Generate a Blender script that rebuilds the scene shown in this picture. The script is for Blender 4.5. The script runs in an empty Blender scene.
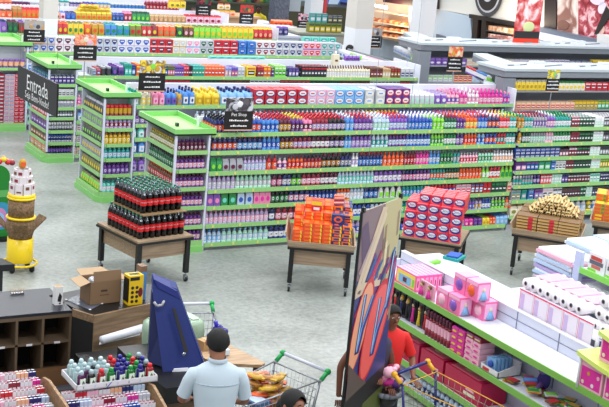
import bpy, math, random
from mathutils import Matrix, Vector
random.seed(7)
rnd = random.random
PI = math.pi
# ------------------------------------------------------------------ camera geometry
F, CX, CY, H = 1236.0, 304.5, 203.5, 5.0
vX = Vector((2530-CX, CY-94, -F)).normalized()
vY = Vector((-400-CX, CY+165, -F)); vY = (vY - vX*vX.dot(vY)).normalized()
vZ = vX.cross(vY)
R = Matrix((vX, vY, vZ))
CAM = Vector((0, 0, H))
def ray(u, v): return R @ Vector((u-CX, CY-v, -F))
def PZ(u, v, z=0.0):
    d = ray(u, v); return CAM + d*((z-H)/d.z)
def PY(u, v, y):
    d = ray(u, v); return CAM + d*(y/d.y)
def PX(u, v, x):
    d = ray(u, v); return CAM + d*(x/d.x)
COL = bpy.context.scene.collection
# ------------------------------------------------------------------ colours and materials
PAL = dict(white='e9e9ee', cream='e9e0c4', yellow='f0cf2c', gold='c99b1e', amber='b5762a', orange='ee5a22', red='cf1f2b', crimson='8d1a30',
  wine='5a1c36', pink='f08ab4', rose='f6b7cc', magenta='e0289a', purple='5c2a86', violet='7d4fb5', lilac='b9a6d6', navy='1d2a6a', blue='2450b4',
  azure='3f86d8', skyblue='86bdee', paleblue='bcd4ee', teal='1b9a94', aqua='6fd6c6', mint='a9e2c8', green='1d8a44', forest='145234', lime='86dc3c',
  olive='7d7f2c', brown='6e3f22', beige='cfae82', tan='b98f5c', grey='9a9da6', silver='c3c6cf', charcoal='3a3c44', black='16161c', peach='f2b48c')
NICE = dict(skyblue='sky blue', paleblue='pale blue')
def nice(c): return NICE.get(c, c)
def lin(h):
    if isinstance(h, str):
        h = PAL.get(h, h); c = [int(h[i:i+2], 16)/255*.90+.045 for i in (0, 2, 4)]
    else: c = h
    return tuple((x/12.92 if x <= .04045 else ((x+.055)/1.055)**2.4) for x in c) + (1,)
MATS = {}
def M(col, rough=.45, metal=0.0, emit=0.0, alpha=1.0, noise=0.0, scale=8.0, trans=0.0, bump=0.0):
    k = (col, rough, metal, emit, alpha, noise, scale, trans, bump)
    if k in MATS: return MATS[k]
    m = bpy.data.materials.new('mat_'+str(col)); m.use_nodes = True
    nt = m.node_tree; b = nt.nodes['Principled BSDF']
    c = lin(col)
    b.inputs['Base Color'].default_value = c
    b.inputs['Roughness'].default_value = rough; b.inputs['Metallic'].default_value = metal
    if emit: b.inputs['Emission Color'].default_value = c; b.inputs['Emission Strength'].default_value = emit
    if alpha < 1: b.inputs['Alpha'].default_value = alpha
    if trans: b.inputs['Transmission Weight'].default_value = trans
    if noise or bump:
        tc = nt.nodes.new('ShaderNodeTexCoord'); n = nt.nodes.new('ShaderNodeTexNoise'); n.inputs['Scale'].default_value = scale
        n.inputs['Detail'].default_value = 6
        nt.links.new(tc.outputs['Object'], n.inputs['Vector'])
        if noise:
            r = nt.nodes.new('ShaderNodeValToRGB')
            r.color_ramp.elements[0].position = .3; r.color_ramp.elements[1].position = .7
            r.color_ramp.elements[0].color = tuple(x*(1-noise) for x in c[:3])+(1,)
            r.color_ramp.elements[1].color = tuple(min(1, x*(1+noise)) for x in c[:3])+(1,)
            nt.links.new(n.outputs['Fac'], r.inputs['Fac']); nt.links.new(r.outputs['Color'], b.inputs['Base Color'])
        if bump:
            bp = nt.nodes.new('ShaderNodeBump'); bp.inputs['Strength'].default_value = bump
            nt.links.new(n.outputs['Fac'], bp.inputs['Height']); nt.links.new(bp.outputs['Normal'], b.inputs['Normal'])
    MATS[k] = m; return m
def wood_mat(c1, c2, sc=(1, 14, 14), rough=.5):
    k = ('wood', c1, c2, sc)
    if k in MATS: return MATS[k]
    m = bpy.data.materials.new('wood'); m.use_nodes = True; nt = m.node_tree; b = nt.nodes['Principled BSDF']
    tc = nt.nodes.new('ShaderNodeTexCoord'); mp = nt.nodes.new('ShaderNodeMapping'); mp.inputs['Scale'].default_value = sc
    n = nt.nodes.new('ShaderNodeTexNoise'); n.inputs['Scale'].default_value = 3; n.inputs['Detail'].default_value = 8
    r = nt.nodes.new('ShaderNodeValToRGB'); r.color_ramp.elements[0].color = lin(c1); r.color_ramp.elements[1].color = lin(c2)
    r.color_ramp.elements[0].position = .35; r.color_ramp.elements[1].position = .65
    nt.links.new(tc.outputs['Object'], mp.inputs['Vector']); nt.links.new(mp.outputs['Vector'], n.inputs['Vector'])
    nt.links.new(n.outputs['Fac'], r.inputs['Fac']); nt.links.new(r.outputs['Color'], b.inputs['Base Color'])
    b.inputs['Roughness'].default_value = rough
    MATS[k] = m; return m
def marble(c1, c2, c3, sc, det=4):
    k = ('marble', c1, c2, c3, sc)
    if k in MATS: return MATS[k]
    m = bpy.data.materials.new('marbled_print'); m.use_nodes = True; nt = m.node_tree; b = nt.nodes['Principled BSDF']
    tc = nt.nodes.new('ShaderNodeTexCoord'); n = nt.nodes.new('ShaderNodeTexNoise'); n.inputs['Scale'].default_value = sc; n.inputs['Detail'].default_value = det; n.inputs['Distortion'].default_value = 1.2
    r = nt.nodes.new('ShaderNodeValToRGB'); e = r.color_ramp.elements; e[0].position = .38; e[0].color = lin(c1); e[1].position = .62; e[1].color = lin(c3); x = e.new(.5); x.color = lin(c2)
    nt.links.new(tc.outputs['Object'], n.inputs['Vector']); nt.links.new(n.outputs['Fac'], r.inputs['Fac']); nt.links.new(r.outputs['Color'], b.inputs['Base Color']); b.inputs['Roughness'].default_value = .5
    MATS[k] = m; return m
# ------------------------------------------------------------------ mesh builder
TXT = {}
def text_geo(s):
    if s not in TXT:
        cu = bpy.data.curves.new('lettering', 'FONT'); cu.body = s; cu.align_x = 'CENTER'; cu.align_y = 'CENTER'; cu.resolution_u = 2
        ob = bpy.data.objects.new('lettering', cu); COL.objects.link(ob)
        dg = bpy.context.evaluated_depsgraph_get(); me = ob.evaluated_get(dg).to_mesh()
        TXT[s] = ([v.co.copy() for v in me.vertices], [tuple(p.vertices) for p in me.polygons])
        ob.evaluated_get(dg).to_mesh_clear(); bpy.data.objects.remove(ob); bpy.data.curves.remove(cu)
    return TXT[s]
class MB:
    def __init__(s): s.v = []; s.f = []; s.m = []; s.mats = []; s.T = Matrix.Identity(4); s.smooth = set()
    def mi(s, mat):
        if mat not in s.mats: s.mats.append(mat)
        return s.mats.index(mat)
    def add(s, vs, fs, mat, smooth=False):
        o = len(s.v); k = s.mi(mat)
        s.v += [s.T @ Vector(p) for p in vs]
        for f in fs:
            if smooth: s.smooth.add(len(s.f))
            s.f.append(tuple(o+i for i in f)); s.m.append(k)
        return s
    def box(s, x0, x1, y0, y1, z0, z1, mat):
        return s.add([(x0,y0,z0),(x1,y0,z0),(x1,y1,z0),(x0,y1,z0),(x0,y0,z1),(x1,y0,z1),(x1,y1,z1),(x0,y1,z1)],
          [(0,3,2,1),(4,5,6,7),(0,1,5,4),(1,2,6,5),(2,3,7,6),(3,0,4,7)], mat)
    def prism(s, poly, z0, z1, mat):
        n = len(poly)
        return s.add([(x,y,z0) for x,y in poly]+[(x,y,z1) for x,y in poly],
          [tuple(range(n))[::-1], tuple(range(n,2*n))]+[(i,(i+1)%n,n+(i+1)%n,n+i) for i in range(n)], mat)
    def slab(s, poly3, off, mat):       # polygon in space given thickness along vector off
        n = len(poly3); off = Vector(off)
        return s.add([Vector(p) for p in poly3]+[Vector(p)+off for p in poly3],
          [tuple(range(n)), tuple(range(n,2*n))[::-1]]+[(i,n+i,n+(i+1)%n,(i+1)%n) for i in range(n)], mat)
    def lathe(s, prof, n, mat, sx=1.0, sy=1.0, cx=0, cy=0, p=2.0, cap=True):   # prof: (r, z)
        vs = []
        for r, z in prof:
            for i in range(n):
                a = 2*PI*(i+.5)/n; c, d = math.cos(a), math.sin(a)
                k = 1 if p == 2 else 1/((abs(c)**p+abs(d)**p)**(1/p))
                vs.append((cx+r*sx*c*k, cy+r*sy*d*k, z))
        fs = []
        for j in range(len(prof)-1):
            for i in range(n): fs.append((j*n+i, j*n+(i+1)%n, (j+1)*n+(i+1)%n, (j+1)*n+i))
        s.add(vs, fs, mat, True)
        if cap:
            o = len(s.v)-len(vs); k = s.mi(mat)
            s.f.append(tuple(o+i for i in range(n))[::-1]); s.m.append(k)
            s.f.append(tuple(o+(len(prof)-1)*n+i for i in range(n))); s.m.append(k)
        return s
    def bar(s, a, b, r, mat, n=6, r2=None):
        a = Vector(a); b = Vector(b); d = (b-a); L = d.length
        if L < 1e-6: return s
        q = d.to_track_quat('Z', 'Y').to_matrix(); r2 = r if r2 is None else r2
        vs = [a + q @ Vector((r*math.cos(2*PI*i/n), r*math.sin(2*PI*i/n), 0)) for i in range(n)]
        vs += [b + q @ Vector((r2*math.cos(2*PI*i/n), r2*math.sin(2*PI*i/n), 0)) for i in range(n)]
        return s.add(vs, [(i,(i+1)%n,n+(i+1)%n,n+i) for i in range(n)]+[tuple(range(n))[::-1], tuple(range(n,2*n))], mat, True)
    def path(s, pts, r, mat, n=6):
        for a, b in zip(pts, pts[1:]): s.bar(a, b, r, mat, n)
        return s
    def ball(s, c, rx, ry, rz, mat, nu=10, nv=7):
        vs = []; fs = []
        for j in range(nv+1):
            t = PI*j/nv
            for i in range(nu):
                a = 2*PI*i/nu; vs.append((c[0]+rx*math.sin(t)*math.cos(a), c[1]+ry*math.sin(t)*math.sin(a), c[2]+rz*math.cos(t)))
        for j in range(nv):
            for i in range(nu): fs.append((j*nu+i, (j+1)*nu+i, (j+1)*nu+(i+1)%nu, j*nu+(i+1)%nu))
        return s.add(vs, fs, mat, True)
    def disc(s, c, rx, rz, mat, n=14, y=True, th=.001):        # disc facing -Y
        vs = [(c[0]+rx*math.cos(2*PI*i/n), c[1], c[2]+rz*math.sin(2*PI*i/n)) for i in range(n)]
        return s.slab(vs, (0, -th, 0), mat)
    def text(s, st, size, mat, T=Matrix.Identity(4), fn=None, sx=1.0):   # lettering lies in XZ facing -Y after T
        vs, fs = text_geo(st)
        pts = [T @ Vector((p.x*size*sx, 0, p.y*size)) for p in vs]
        if fn: pts = [fn(p) for p in pts]
        return s.add(pts, fs, mat)
    def build(s, name, parent=None, loc=(0,0,0), rz=0):
        me = bpy.data.meshes.new(name); me.from_pydata([tuple(p) for p in s.v], [], s.f)
        for m in s.mats: me.materials.append(m)
        me.polygons.foreach_set('material_index', s.m)
        if s.smooth: me.polygons.foreach_set('use_smooth', [i in s.smooth for i in range(len(s.f))])
        me.update()
        o = bpy.data.objects.new(name, me); COL.objects.link(o); o.location = loc; o.rotation_euler.z = rz
        if parent: o.parent = parent
        return o
def tag(o, label, cat, group=None, kind=None):
    if kind != 'structure': o['label'] = label; o['category'] = cat
    if group: o['group'] = group
    if kind: o['kind'] = kind
    return o
def thing(name, label, cat, loc=(0,0,0), rz=0, group=None):
    o = bpy.data.objects.new(name, None); COL.objects.link(o); o.location = loc; o.rotation_euler.z = rz; o.empty_display_size = .1
    return tag(o, label, cat, group)
def copy_tree(src, loc, rz, label, group=None, parent=None):
    c = src.copy(); COL.objects.link(c)
    if parent is None:
        c.location = loc; c.rotation_euler.z = rz; c['label'] = label
        if group: c['group'] = group
    else: c.parent = parent
    for ch in list(src.children): copy_tree(ch, None, None, None, None, c)
    return c
def struct(o): o['kind'] = 'structure'; return o
Tm = Matrix.Translation
def Rz(a): return Matrix.Rotation(a, 4, 'Z')
# ------------------------------------------------------------------ products
GREENM = M((.50,.77,.42), .35); STRIP = M((.56,.76,.47), .4); WHITEM = M((.86,.87,.91), .35); YTAG = M((.80,.82,.45), .5)
KN = dict(b='bottle', j='handled jug', s='spray bottle', x='box', c='can', p='pouch', g='bag', t='tube', w='wrapped pack', o='logo box', f='heart pack')
SNAME = dict(b='bottle', j='jug', s='spray_bottle', x='carton_box', c='can', p='pouch', g='bag', t='tube', w='wrapped_pack', o='detergent_box', f='diaper_pack')
def prod_mesh(kind, cols, w, h, d):
    mb = MB(); c = [M(x, .32) for x in cols]; b, l, k = (c+[c[-1]]*3)[:3]
    r = w*.47
    if kind == 'b':
        q = d/w
        mb.lathe([(r*.94,0),(r,.02*h),(r,.18*h)], 8, b, 1, q, p=2.6); mb.lathe([(r*1.01,.18*h),(r*1.01,.52*h)], 8, l, 1, q, p=2.6, cap=False)
        mb.lathe([(r,.52*h),(r*.96,.62*h),(r*.62,.76*h),(r*.34,.82*h)], 8, b, 1, q, p=2.3)
        mb.lathe([(r*.42,.81*h),(r*.44,.98*h),(r*.3,h)], 8, k)
        mb.disc((0, -r*q*.93-.003, .36*h), r*.55, .11*h, M('white', .35), 8, th=.003); mb.box(-r*.3, r*.3, -r*q*.93-.008, -r*q*.93-.006, .33*h, .40*h, c[0])
    elif kind == 't':
        mb.lathe([(r,0),(r,.30*h)], 8, b, 1, d/w); mb.lathe([(r*1.01,.3*h),(r*1.01,.62*h)], 8, l, 1, d/w, cap=False); mb.lathe([(r,.62*h),(r*.8,.72*h)], 8, b, 1, d/w)
        mb.lathe([(r*.78,.72*h),(r*.78,.98*h),(r*.6,h)], 8, k, 1, d/w)
    elif kind == 'j':
        q = d/w
        mb.lathe([(r*.95,0),(r,.03*h),(r,.5*h),(r*.85,.66*h),(r*.3,.8*h)], 8, b, 1, q, p=3.2)
        mb.box(-r*.7, r*.7, -r*q-.004, -r*q+.01, .12*h, .5*h, l)
        mb.disc((0, -r*q-.004, .3*h), r*.36, .1*h, k)
        mb.lathe([(r*.36,.79*h),(r*.38,.97*h),(r*.3,h)], 8, k)
        mb.path([(r*.45,0,.76*h),(r*.85,0,.74*h),(r*.9,0,.5*h)], r*.13, b)
    elif kind == 's':
        q = d/w
        mb.lathe([(r*.9,0),(r*.95,.05*h),(r*.9,.4*h),(r*.5,.6*h),(r*.3,.72*h)], 8, b, 1, q, p=2.6); mb.box(-r*.6, r*.6, -r*q-.003, -r*q+.01, .1*h, .38*h, l)
        mb.box(-r*.35, r*.35, -r*.3, r*.3, .72*h, .8*h, k); mb.box(-r*.9, r*.5, -r*.25, r*.25, .8*h, .95*h, k); mb.bar((-r*.7,0,.82*h), (-r*.4,0,.62*h), r*.12, k)
    elif kind == 'c':
        mb.lathe([(r*.92,0),(r,.04*h),(r,.25*h)], 9, b); mb.lathe([(r*1.01,.25*h),(r*1.01,.75*h)], 9, l, cap=False); mb.lathe([(r,.75*h),(r,.93*h),(r*.85,h)], 9, k)
    elif kind == 'x':
        mb.box(-w*.48, w*.48, -d/2, d/2, 0, h, b); mb.box(-w*.36, w*.36, -d/2-.002, -d/2, .2*h, .6*h, l); mb.box(-w*.42, w*.42, -d/2-.0025, -d/2, .74*h, .86*h, k)
        mb.box(-w*.3, w*.3, -d*.3, d*.3, h, h+.001, k); mb.box(-w*.3, w*.3, -d/2-.004, -d/2-.002, .34*h, .46*h, M('white', .35) if cols[1] != 'white' else k)
    elif kind == 'o':
        mb.box(-w*.48, w*.48, -d/2, d/2, 0, h, b); mb.disc((0, -d/2, h*.5), w*.45, h*.44, k, 16, th=.002); mb.disc((0, -d/2-.002, h*.54), w*.36, h*.31, M('white', .3), 16, th=.002)
        mb.box(-w*.20, w*.20, -d/2-.005, -d/2-.004, h*.44, h*.58, l)
    elif kind == 'f':
        mb.box(-w*.48, w*.48, -d/2, d/2, 0, h, b)
        mb.slab([(w*x, -d/2, h*z) for x, z in ((-.3,.85),(.3,.85),(.36,.6),(.18,.3),(0,.16),(-.18,.3),(-.36,.6))], (0,-.003,0), l); mb.box(-w*.2, w*.2, -d/2-.005, -d/2-.003, h*.55, h*.68, M('white', .3))
        mb.box(-w*.48, w*.48, -d/2-.002, -d/2, 0, h*.12, k)
    elif kind in 'pgw':
        n = 6; vs = []; P = [(.9,0),(1,.1),(1,.5),(.95,.8),(.9,.92),(.9,1)] if kind != 'g' else [(.75,0),(1,.2),(1,.55),(.8,.85),(.55,.93),(.85,1)]
        D = [1,1.05,1,.6,.12,.08] if kind != 'w' else [1,1.02,1,1,.9,.8]
        k0 = 0
        for (sw, z), dd in zip(P, D):
            vs += [(-w*.48*sw,-d/2*dd,z*h),(w*.48*sw,-d/2*dd,z*h),(w*.48*sw,d/2*dd,z*h),(-w*.48*sw,d/2*dd,z*h)]
        for i in range(5):
            mb.add(vs[4*i:4*i+8], [(a,(a+1)%4,4+(a+1)%4,4+a) for a in range(4)], [b,b,b,k,k][i] if kind != 'w' else b)
        mb.add(vs[:4], [(3,2,1,0)], b); mb.add(vs[-4:], [(0,1,2,3)], k)
        mb.slab([(w*.3*math.cos(a), -d/2*1.03-.002, h*.38+h*.17*math.sin(a)) for a in [i*PI/5 for i in range(10)]], (0,-.003,0), l)
    return mb
PCACHE = {}
DEF = dict(b=(.078,.22,.055), j=(.14,.27,.10), s=(.10,.26,.06), x=(.12,.2,.07), c=(.075,.16,.075), p=(.13,.2,.07), g=(.14,.28,.09), t=(.06,.2,.05), w=(.2,.14,.16), o=(.17,.14,.10), f=(.18,.15,.1))
LABELS = {}
def uniq_label(lb, grp):
    assert len(lb.split()) <= 16, lb
    if lb in LABELS and LABELS[lb] != grp: print('DUP LABEL', lb)
    LABELS[lb] = grp; return lb
def parse(sp):
    a = sp.split(':'); kind = a[0]; cols = tuple(a[1].split('/')); dm = DEF[kind]
    w, h, d = dm
    if len(a) > 2 and a[2]:
        q = [float(x) for x in a[2].split(',')]; w = q[0]; h = q[1] if len(q) > 1 else h; d = q[2] if len(q) > 2 else d
    return kind, cols, w, h, d
DEFER = []
def kind_name(kind, w, where):
    if kind == 'b':
        if 'end display' in where: return 'soap_bottle'
        if 'right stretch' in where: return 'shampoo_bottle'
        return 'slim_bottle' if w < .075 else 'bottle'
    if kind == 'x': return 'narrow_box' if w < .075 else ('flat_box' if w > .11 else 'carton_box')
    return SNAME[kind]
def place(kind, cols, w, h, d, loc, rz, label, group, row=0):
    nm = kind_name(kind, w, label)
    key = (nm, kind, cols, round(w,3), round(h,3), round(d,3))
    if key not in PCACHE:
        o = prod_mesh(kind, cols, w, h, d).build(nm); PCACHE[key] = o.data; bpy.data.objects.remove(o)
    loc = Vector(loc); wt = h*min(w, .2)*(1 if row == 0 else .15)/(loc-CAM).length_squared
    DEFER.append((nm, PCACHE[key], loc, rz, label, group, wt))
def flush():
    by = {}
    for e in DEFER: by.setdefault(e[0], []).append(e)
    for nm, L in by.items():
        L.sort(key=lambda e: -e[6]); cat = nm.replace('_', ' ')
        for _, me, loc, rz, lb, grp, _w in L[:300]:
            o = bpy.data.objects.new(nm, me); COL.objects.link(o); o.location = loc; o.rotation_euler.z = rz; o['label'] = lb; o['category'] = cat; o['group'] = grp
        if len(L) > 300:
            mb = MB(); vs = []
            for _, me, loc, rz, lb, grp, _w in L[300:]:
                T = Tm(loc) @ Rz(rz); off = len(mb.v); mb.v += [T @ v.co for v in me.vertices]; idx = [mb.mi(m) for m in me.materials]
                for p in me.polygons:
                    if p.use_smooth: mb.smooth.add(len(mb.f))
                    mb.f.append(tuple(off+i for i in p.vertices)); mb.m.append(idx[p.material_index])
            o = mb.build(nm); tag(o, 'all further '+cat+' items in back rows and on the distant shelves', cat, None, 'stuff')
USED = set()
def desc_of(kind, cols):
    t = nice(cols[0])+' '+KN[kind]
    if len(cols) > 1 and cols[1] != cols[0]: t += ' with '+nice(cols[1])+(' print' if kind in 'xpgwof' else ' label')
    return t
def fill(runs, a0, where, pos, zs, rz=0, rows=1, stack=1, gap=0.0, depth_step=None, jitter=.003):
    """runs: list of (a_end, spec); pos(a, depth, z) -> location; a runs along the shelf in metres"""
    specs = [parse(s) if s else None for _, s in runs]; start = a0
    for i, (a1, _) in enumerate(runs):
        if specs[i] is None: start = a1; continue
        kind, cols, w, h, d = specs[i]
        ln = a1-start; n = max(1, int(round(ln/w))); step = ln/n
        nb = [specs[j] for j in (i-1, i+1) if 0 <= j < len(runs) and specs[j] and specs[j][:2] != (kind, cols)]
        base = desc_of(kind, cols)+', '+where; lb = base
        cand = [base] + [base+', by '+nice(x[1][0])+' '+SNAME[x[0]].split('_')[-1]+('es' if SNAME[x[0]].endswith('x') else 's') for x in nb]
        cand += [base+', left half', base+', right half', base+', middle']
        lb = next((c for c in cand if c not in USED and len(c.split()) <= 16), base+' run '+'abcdefghij'[i % 10])
        USED.add(lb); grp = lb
        st = stack if kind in 'xofwc' else 1
        for r in range(rows):
            for q in range(st):
                for k in range(n):
                    a = start+(k+.5)*step
                    dd = .03+d/2+r*((depth_step or d)+.012)
                    if dd > .44: continue
                    place(kind, cols, min(w, step*.985) if step < w else w, h, d, pos(a, dd+(rnd()-.5)*jitter*2, zs+q*(h+.001)), rz+(rnd()-.5)*.03, lb, grp, r)
        start = a1+gap
# ------------------------------------------------------------------ floor, walls, room
fl = MB(); fl.box(-6, 42, -2, 62, -.1, 0, M((.5,.5,.5))); floor = struct(fl.build('floor'))
m = bpy.data.materials.new('polished_concrete'); m.use_nodes = True; nt = m.node_tree; bs = nt.nodes['Principled BSDF']
tc = nt.nodes.new('ShaderNodeTexCoord'); n1 = nt.nodes.new('ShaderNodeTexNoise'); n1.inputs['Scale'].default_value = 1.1; n1.inputs['Detail'].default_value = 4
n2 = nt.nodes.new('ShaderNodeTexNoise'); n2.inputs['Scale'].default_value = 14; n2.inputs['Detail'].default_value = 10; n2.inputs['Roughness'].default_value = .75
mx = nt.nodes.new('ShaderNodeMath'); mx.operation = 'MULTIPLY_ADD'; mx.inputs[1].default_value = .45
r = nt.nodes.new('ShaderNodeValToRGB'); r.color_ramp.elements[0].color = lin((.44,.465,.45)); r.color_ramp.elements[1].color = lin((.68,.695,.675))
r.color_ramp.elements[0].position = .5; r.color_ramp.elements[1].position = .95
nt.links.new(tc.outputs['Object'], n1.inputs['Vector']); nt.links.new(tc.outputs['Object'], n2.inputs['Vector'])
nt.links.new(n1.outputs['Fac'], mx.inputs[0]); nt.links.new(n2.outputs['Fac'], mx.inputs[2])
nt.links.new(mx.outputs[0], r.inputs['Fac']); nt.links.new(r.outputs['Color'], bs.inputs['Base Color'])
rr = nt.nodes.new('ShaderNodeMapRange'); rr.inputs['To Min'].default_value = .22; rr.inputs['To Max'].default_value = .5
nt.links.new(n1.outputs['Fac'], rr.inputs['Value']); nt.links.new(rr.outputs['Result'], bs.inputs['Roughness'])
floor.data.materials.clear(); floor.data.materials.append(m)
wl = M((.80,.81,.82), .6)
struct(MB().box(-6, 42, 60, 60.2, 0, 8, wl).build('wall_back'))
# ------------------------------------------------------------------ gondolas
ORD = ['top', 'second', 'third', 'fourth', 'fifth', 'sixth', 'bottom']
def gondola(label, x0, x1, yf, zs, ztop=1.85, group=None, endp=True):
    """zs: shelf surface heights from the top down; double sided island, front at yf"""
    g = thing('gondola_shelving', label, 'shelving', ((x0+x1)/2, yf+.5, 0), 0, group)
    L = (x1-x0)/2
    MB().box(-L, L, -.03, .03, 0, ztop, WHITEM).build('back_panel', g)
    MB().box(-L, L, -.44, .44, 0, .08, M((.62,.64,.66), .5)).build('plinth', g)
    if endp: MB().box(L-.03, L, -.5, .5, 0, ztop, WHITEM).build('end_panel', g)
    for z in zs:
        b = MB().box(-L, L-.03, -.485, -.03, z-.035, z, WHITEM).build('shelf', g)
        s = MB().box(-L, L-.03, -.50, -.485, z-.05, z+.012, STRIP)
        x = -L+.1
        while x < L-.1:
            s.box(x, x+.032, -.503, -.50, z-.04, z, YTAG); x += .2+rnd()*.5
        s.build('price_strip', b)
    MB().box(-L, L-.03, .03, .485, zs[0]-.035, zs[0], WHITEM).build('shelf', g)
    return g
Z1 = [1.70, 1.44, 1.145, .885, .64, .375, .10]
gondola('long front island shelving with green edged shelves behind the wheeled tables', 7.27, 12.70, 15.35, Z1, endp=False)
Z1b = [1.70, 1.45, 1.21, .99, .75, .50, .24]
gondola('right stretch of the front island shelving, shelves stepped against its neighbour', 12.72, 17.5, 15.33, Z1b)
ZL = {2: [1.56, 1.26, 1.03, .78, .47, .14], 3: [1.57, 1.36, 1.03, .75, .55, .34, .12], 4: [1.58, 1.15, .73, .43, .10]}
ordn = {2:'second',3:'third',4:'fourth',5:'fifth',6:'sixth',7:'seventh',8:'eighth',9:'ninth'}
YF = {k: 15.35+2.85*(k-1) for k in range(1, 10)}
for k in range(2, 10):
    gondola(ordn[k]+' island shelving counting back from the wheeled tables, white panel behind', 7.27 if k < 5 else (7.27 if k < 7 else 7.3), {2:14.88,3:14.62,4:14.44}.get(k, 14.28), YF[k], ZL.get(k, [1.57, 1.2, .8, .4, .1]))
def shelf_px(runs, u0, yf, vline, zsurf, where, rows=1, stack=1, dz=0, **kw):
    """runs given by image column on the shelf line, turned into metres along the shelf"""
    cv = [(PY(u, vline, yf).x, s) for u, s in runs]
    fill(cv, PY(u0, vline, yf).x, where, lambda a, d, z: (a, yf+d, z), zsurf, 0, rows, stack, **kw)
G = 'front gondola'
def G1(i): return ORD[i]+' shelf of '+G
top = [(232,'b:navy/orange/black'),(262,'b:blue/orange/white'),(280,'b:azure/blue/red'),(292,'b:wine/gold/red'),(304,'b:purple/wine/yellow'),(313,'b:pink/wine/red'),
 (329,'b:crimson/lilac/red:.07'),(346,'b:black/lilac/red:.07'),(355,'b:azure/skyblue/white:.065'),(374,'b:purple/lilac/red:.065'),(390,'b:paleblue/mint/white:.07'),(408,'b:violet/paleblue/red:.065'),
 (433,'b:blue/azure/white:.065'),(445,'b:lime/lime/white:.065'),(457,'b:forest/mint/red:.065'),(466,'b:purple/purple/orange:.065'),(478,'b:orange/yellow/orange:.075'),(488,'b:blue/skyblue/red:.07'),
 (500,'b:navy/orange/white:.07'),(510,'b:red/rose/yellow:.07'),(517,'b:teal/white/lime:.075')]
shelf_px(top, 214, 15.35, 134, Z1[0], G1(0), rows=5, depth_step=.075)
s2 = [(238,'b:navy/orange/white'),(263,'b:navy/skyblue/red'),(281,'b:azure/blue/white'),(294,'b:wine/gold/black'),(312,'b:crimson/lilac/wine'),(330,'b:wine/white/wine'),(345,'b:black/lilac/red'),(352,'b:azure/skyblue/white:.065'),
 (372,'b:violet/lilac/purple:.065'),(389,'b:paleblue/teal/white:.07'),(406,'b:purple/paleblue/red:.065'),(431,'b:blue/paleblue/white:.065'),(444,'b:lime/green/lime:.065'),(456,'b:green/white/forest:.065'),(464,'b:purple/lilac/white:.065'),
 (477,'b:orange/red/white:.07'),(485,'b:skyblue/blue/red:.07'),(497,'b:blue/orange/navy:.07'),(506,'b:red/teal/crimson:.07'),(515,'b:teal/white/navy:.07')]
shelf_px(s2, 213, 15.35, 152, Z1[1], G1(1), rows=1)
s3 = [(223,'p:green/lime/green:.09,.2'),(244,'p:grey/wine/silver:.1,.18'),(267,'b:lilac/paleblue/lilac:.065,.2'),(278,'b:red/orange/crimson:.075'),(288,'b:rose/purple/white:.08,.17'),(304,'b:orange/red/crimson:.06,.2'),(322,'b:crimson/orange/black:.06,.2'),
 (341,'b:black/amber/crimson:.08'),(352,'b:navy/grey/black:.07'),(359,'b:white/lilac/white:.07'),(383,'b:navy/azure/red:.065'),(404,'b:orange/orange/orange:.07'),(416,'b:crimson/red/crimson:.06'),(429,'b:magenta/pink/magenta:.06'),
 (440,'b:azure/paleblue/skyblue:.06'),(453,'b:green/forest/green:.06'),(460,'b:teal/grey/forest:.06'),(478,'b:rose/red/white:.06,.17'),(493,'b:mint/green/brown:.06,.2'),(513,'b:white/peach/white:.06,.19')]
shelf_px(s3, 211, 15.35, 172, Z1[2], G1(2))
s4 = [(236,'b:lilac/silver/lilac:.07'),(272,'b:mint/silver/mint:.07'),(283,'b:wine/pink/purple:.075'),(292,'b:navy/silver/black:.08'),(302,'b:forest/lime/green:.08'),(321,'b:crimson/rose/crimson:.08'),(338,'b:wine/white/red:.08'),
 (374,'b:paleblue/aqua/white:.065'),(402,'b:violet/white/purple:.08'),(416,'b:navy/pink/navy:.06'),(430,'b:purple/rose/blue:.06'),(445,'b:teal/orange/green:.06'),(459,'b:forest/peach/teal:.06'),(481,'b:orange/orange/red:.06'),
 (489,'s:lime/white/white:.09'),(500,'b:red/white/orange:.08'),(512,'s:lime/green/yellow:.09')]
shelf_px(s4, 208, 15.35, 190, Z1[3], G1(3))
s5 = [(221,'p:violet/pink/violet:.11,.22'),(237,'p:green/aqua/green:.11,.22'),(254,'p:paleblue/blue/white:.11,.22'),(271,'p:pink/magenta/rose:.11,.22'),(289,'b:black/green/charcoal:.085'),(310,'b:navy/rose/red:.08'),(337,'b:navy/blue/purple:.07'),
 (350,'b:orange/white/orange:.065'),(364,'b:paleblue/white/white:.07'),(378,'b:navy/azure/white:.08'),(402,'s:white/lime/white:.1'),(430,'b:teal/azure/blue:.07'),(455,'b:red/blue/white:.07'),(470,'x:rose/red/grey:.09,.16'),(482,'x:crimson/white/azure:.07,.17'),(490,'x:red/crimson/red:.07,.18'),
 (505,'x:forest/black/green:.08,.18'),(511,'x:beige/red/white:.09,.17')]
shelf_px(s5, 207, 15.35, 207, Z1[4], G1(4))
s6 = [(269,'b:lilac/rose/pink:.075,.2'),(276,'b:navy/white/black:.09,.22'),(300,'b:crimson/rose/red:.09,.22'),(340,'b:navy/white/navy:.08'),(370,'b:blue/white/navy:.08'),(400,'b:paleblue/blue/navy:.08'),(455,'b:teal/lime/blue:.07'),(465,'b:azure/teal/white:.065,.18'),(474,'b:violet/blue/teal:.065,.18'),
 (481,'b:lilac/gold/purple:.065,.18'),(490,'b:blue/white/azure:.065,.18'),(504,'b:lime/green/white:.065,.18'),(511,'b:orange/beige/orange:.08,.18')]
shelf_px(s6, 205, 15.35, 224, Z1[5], G1(5))
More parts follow.
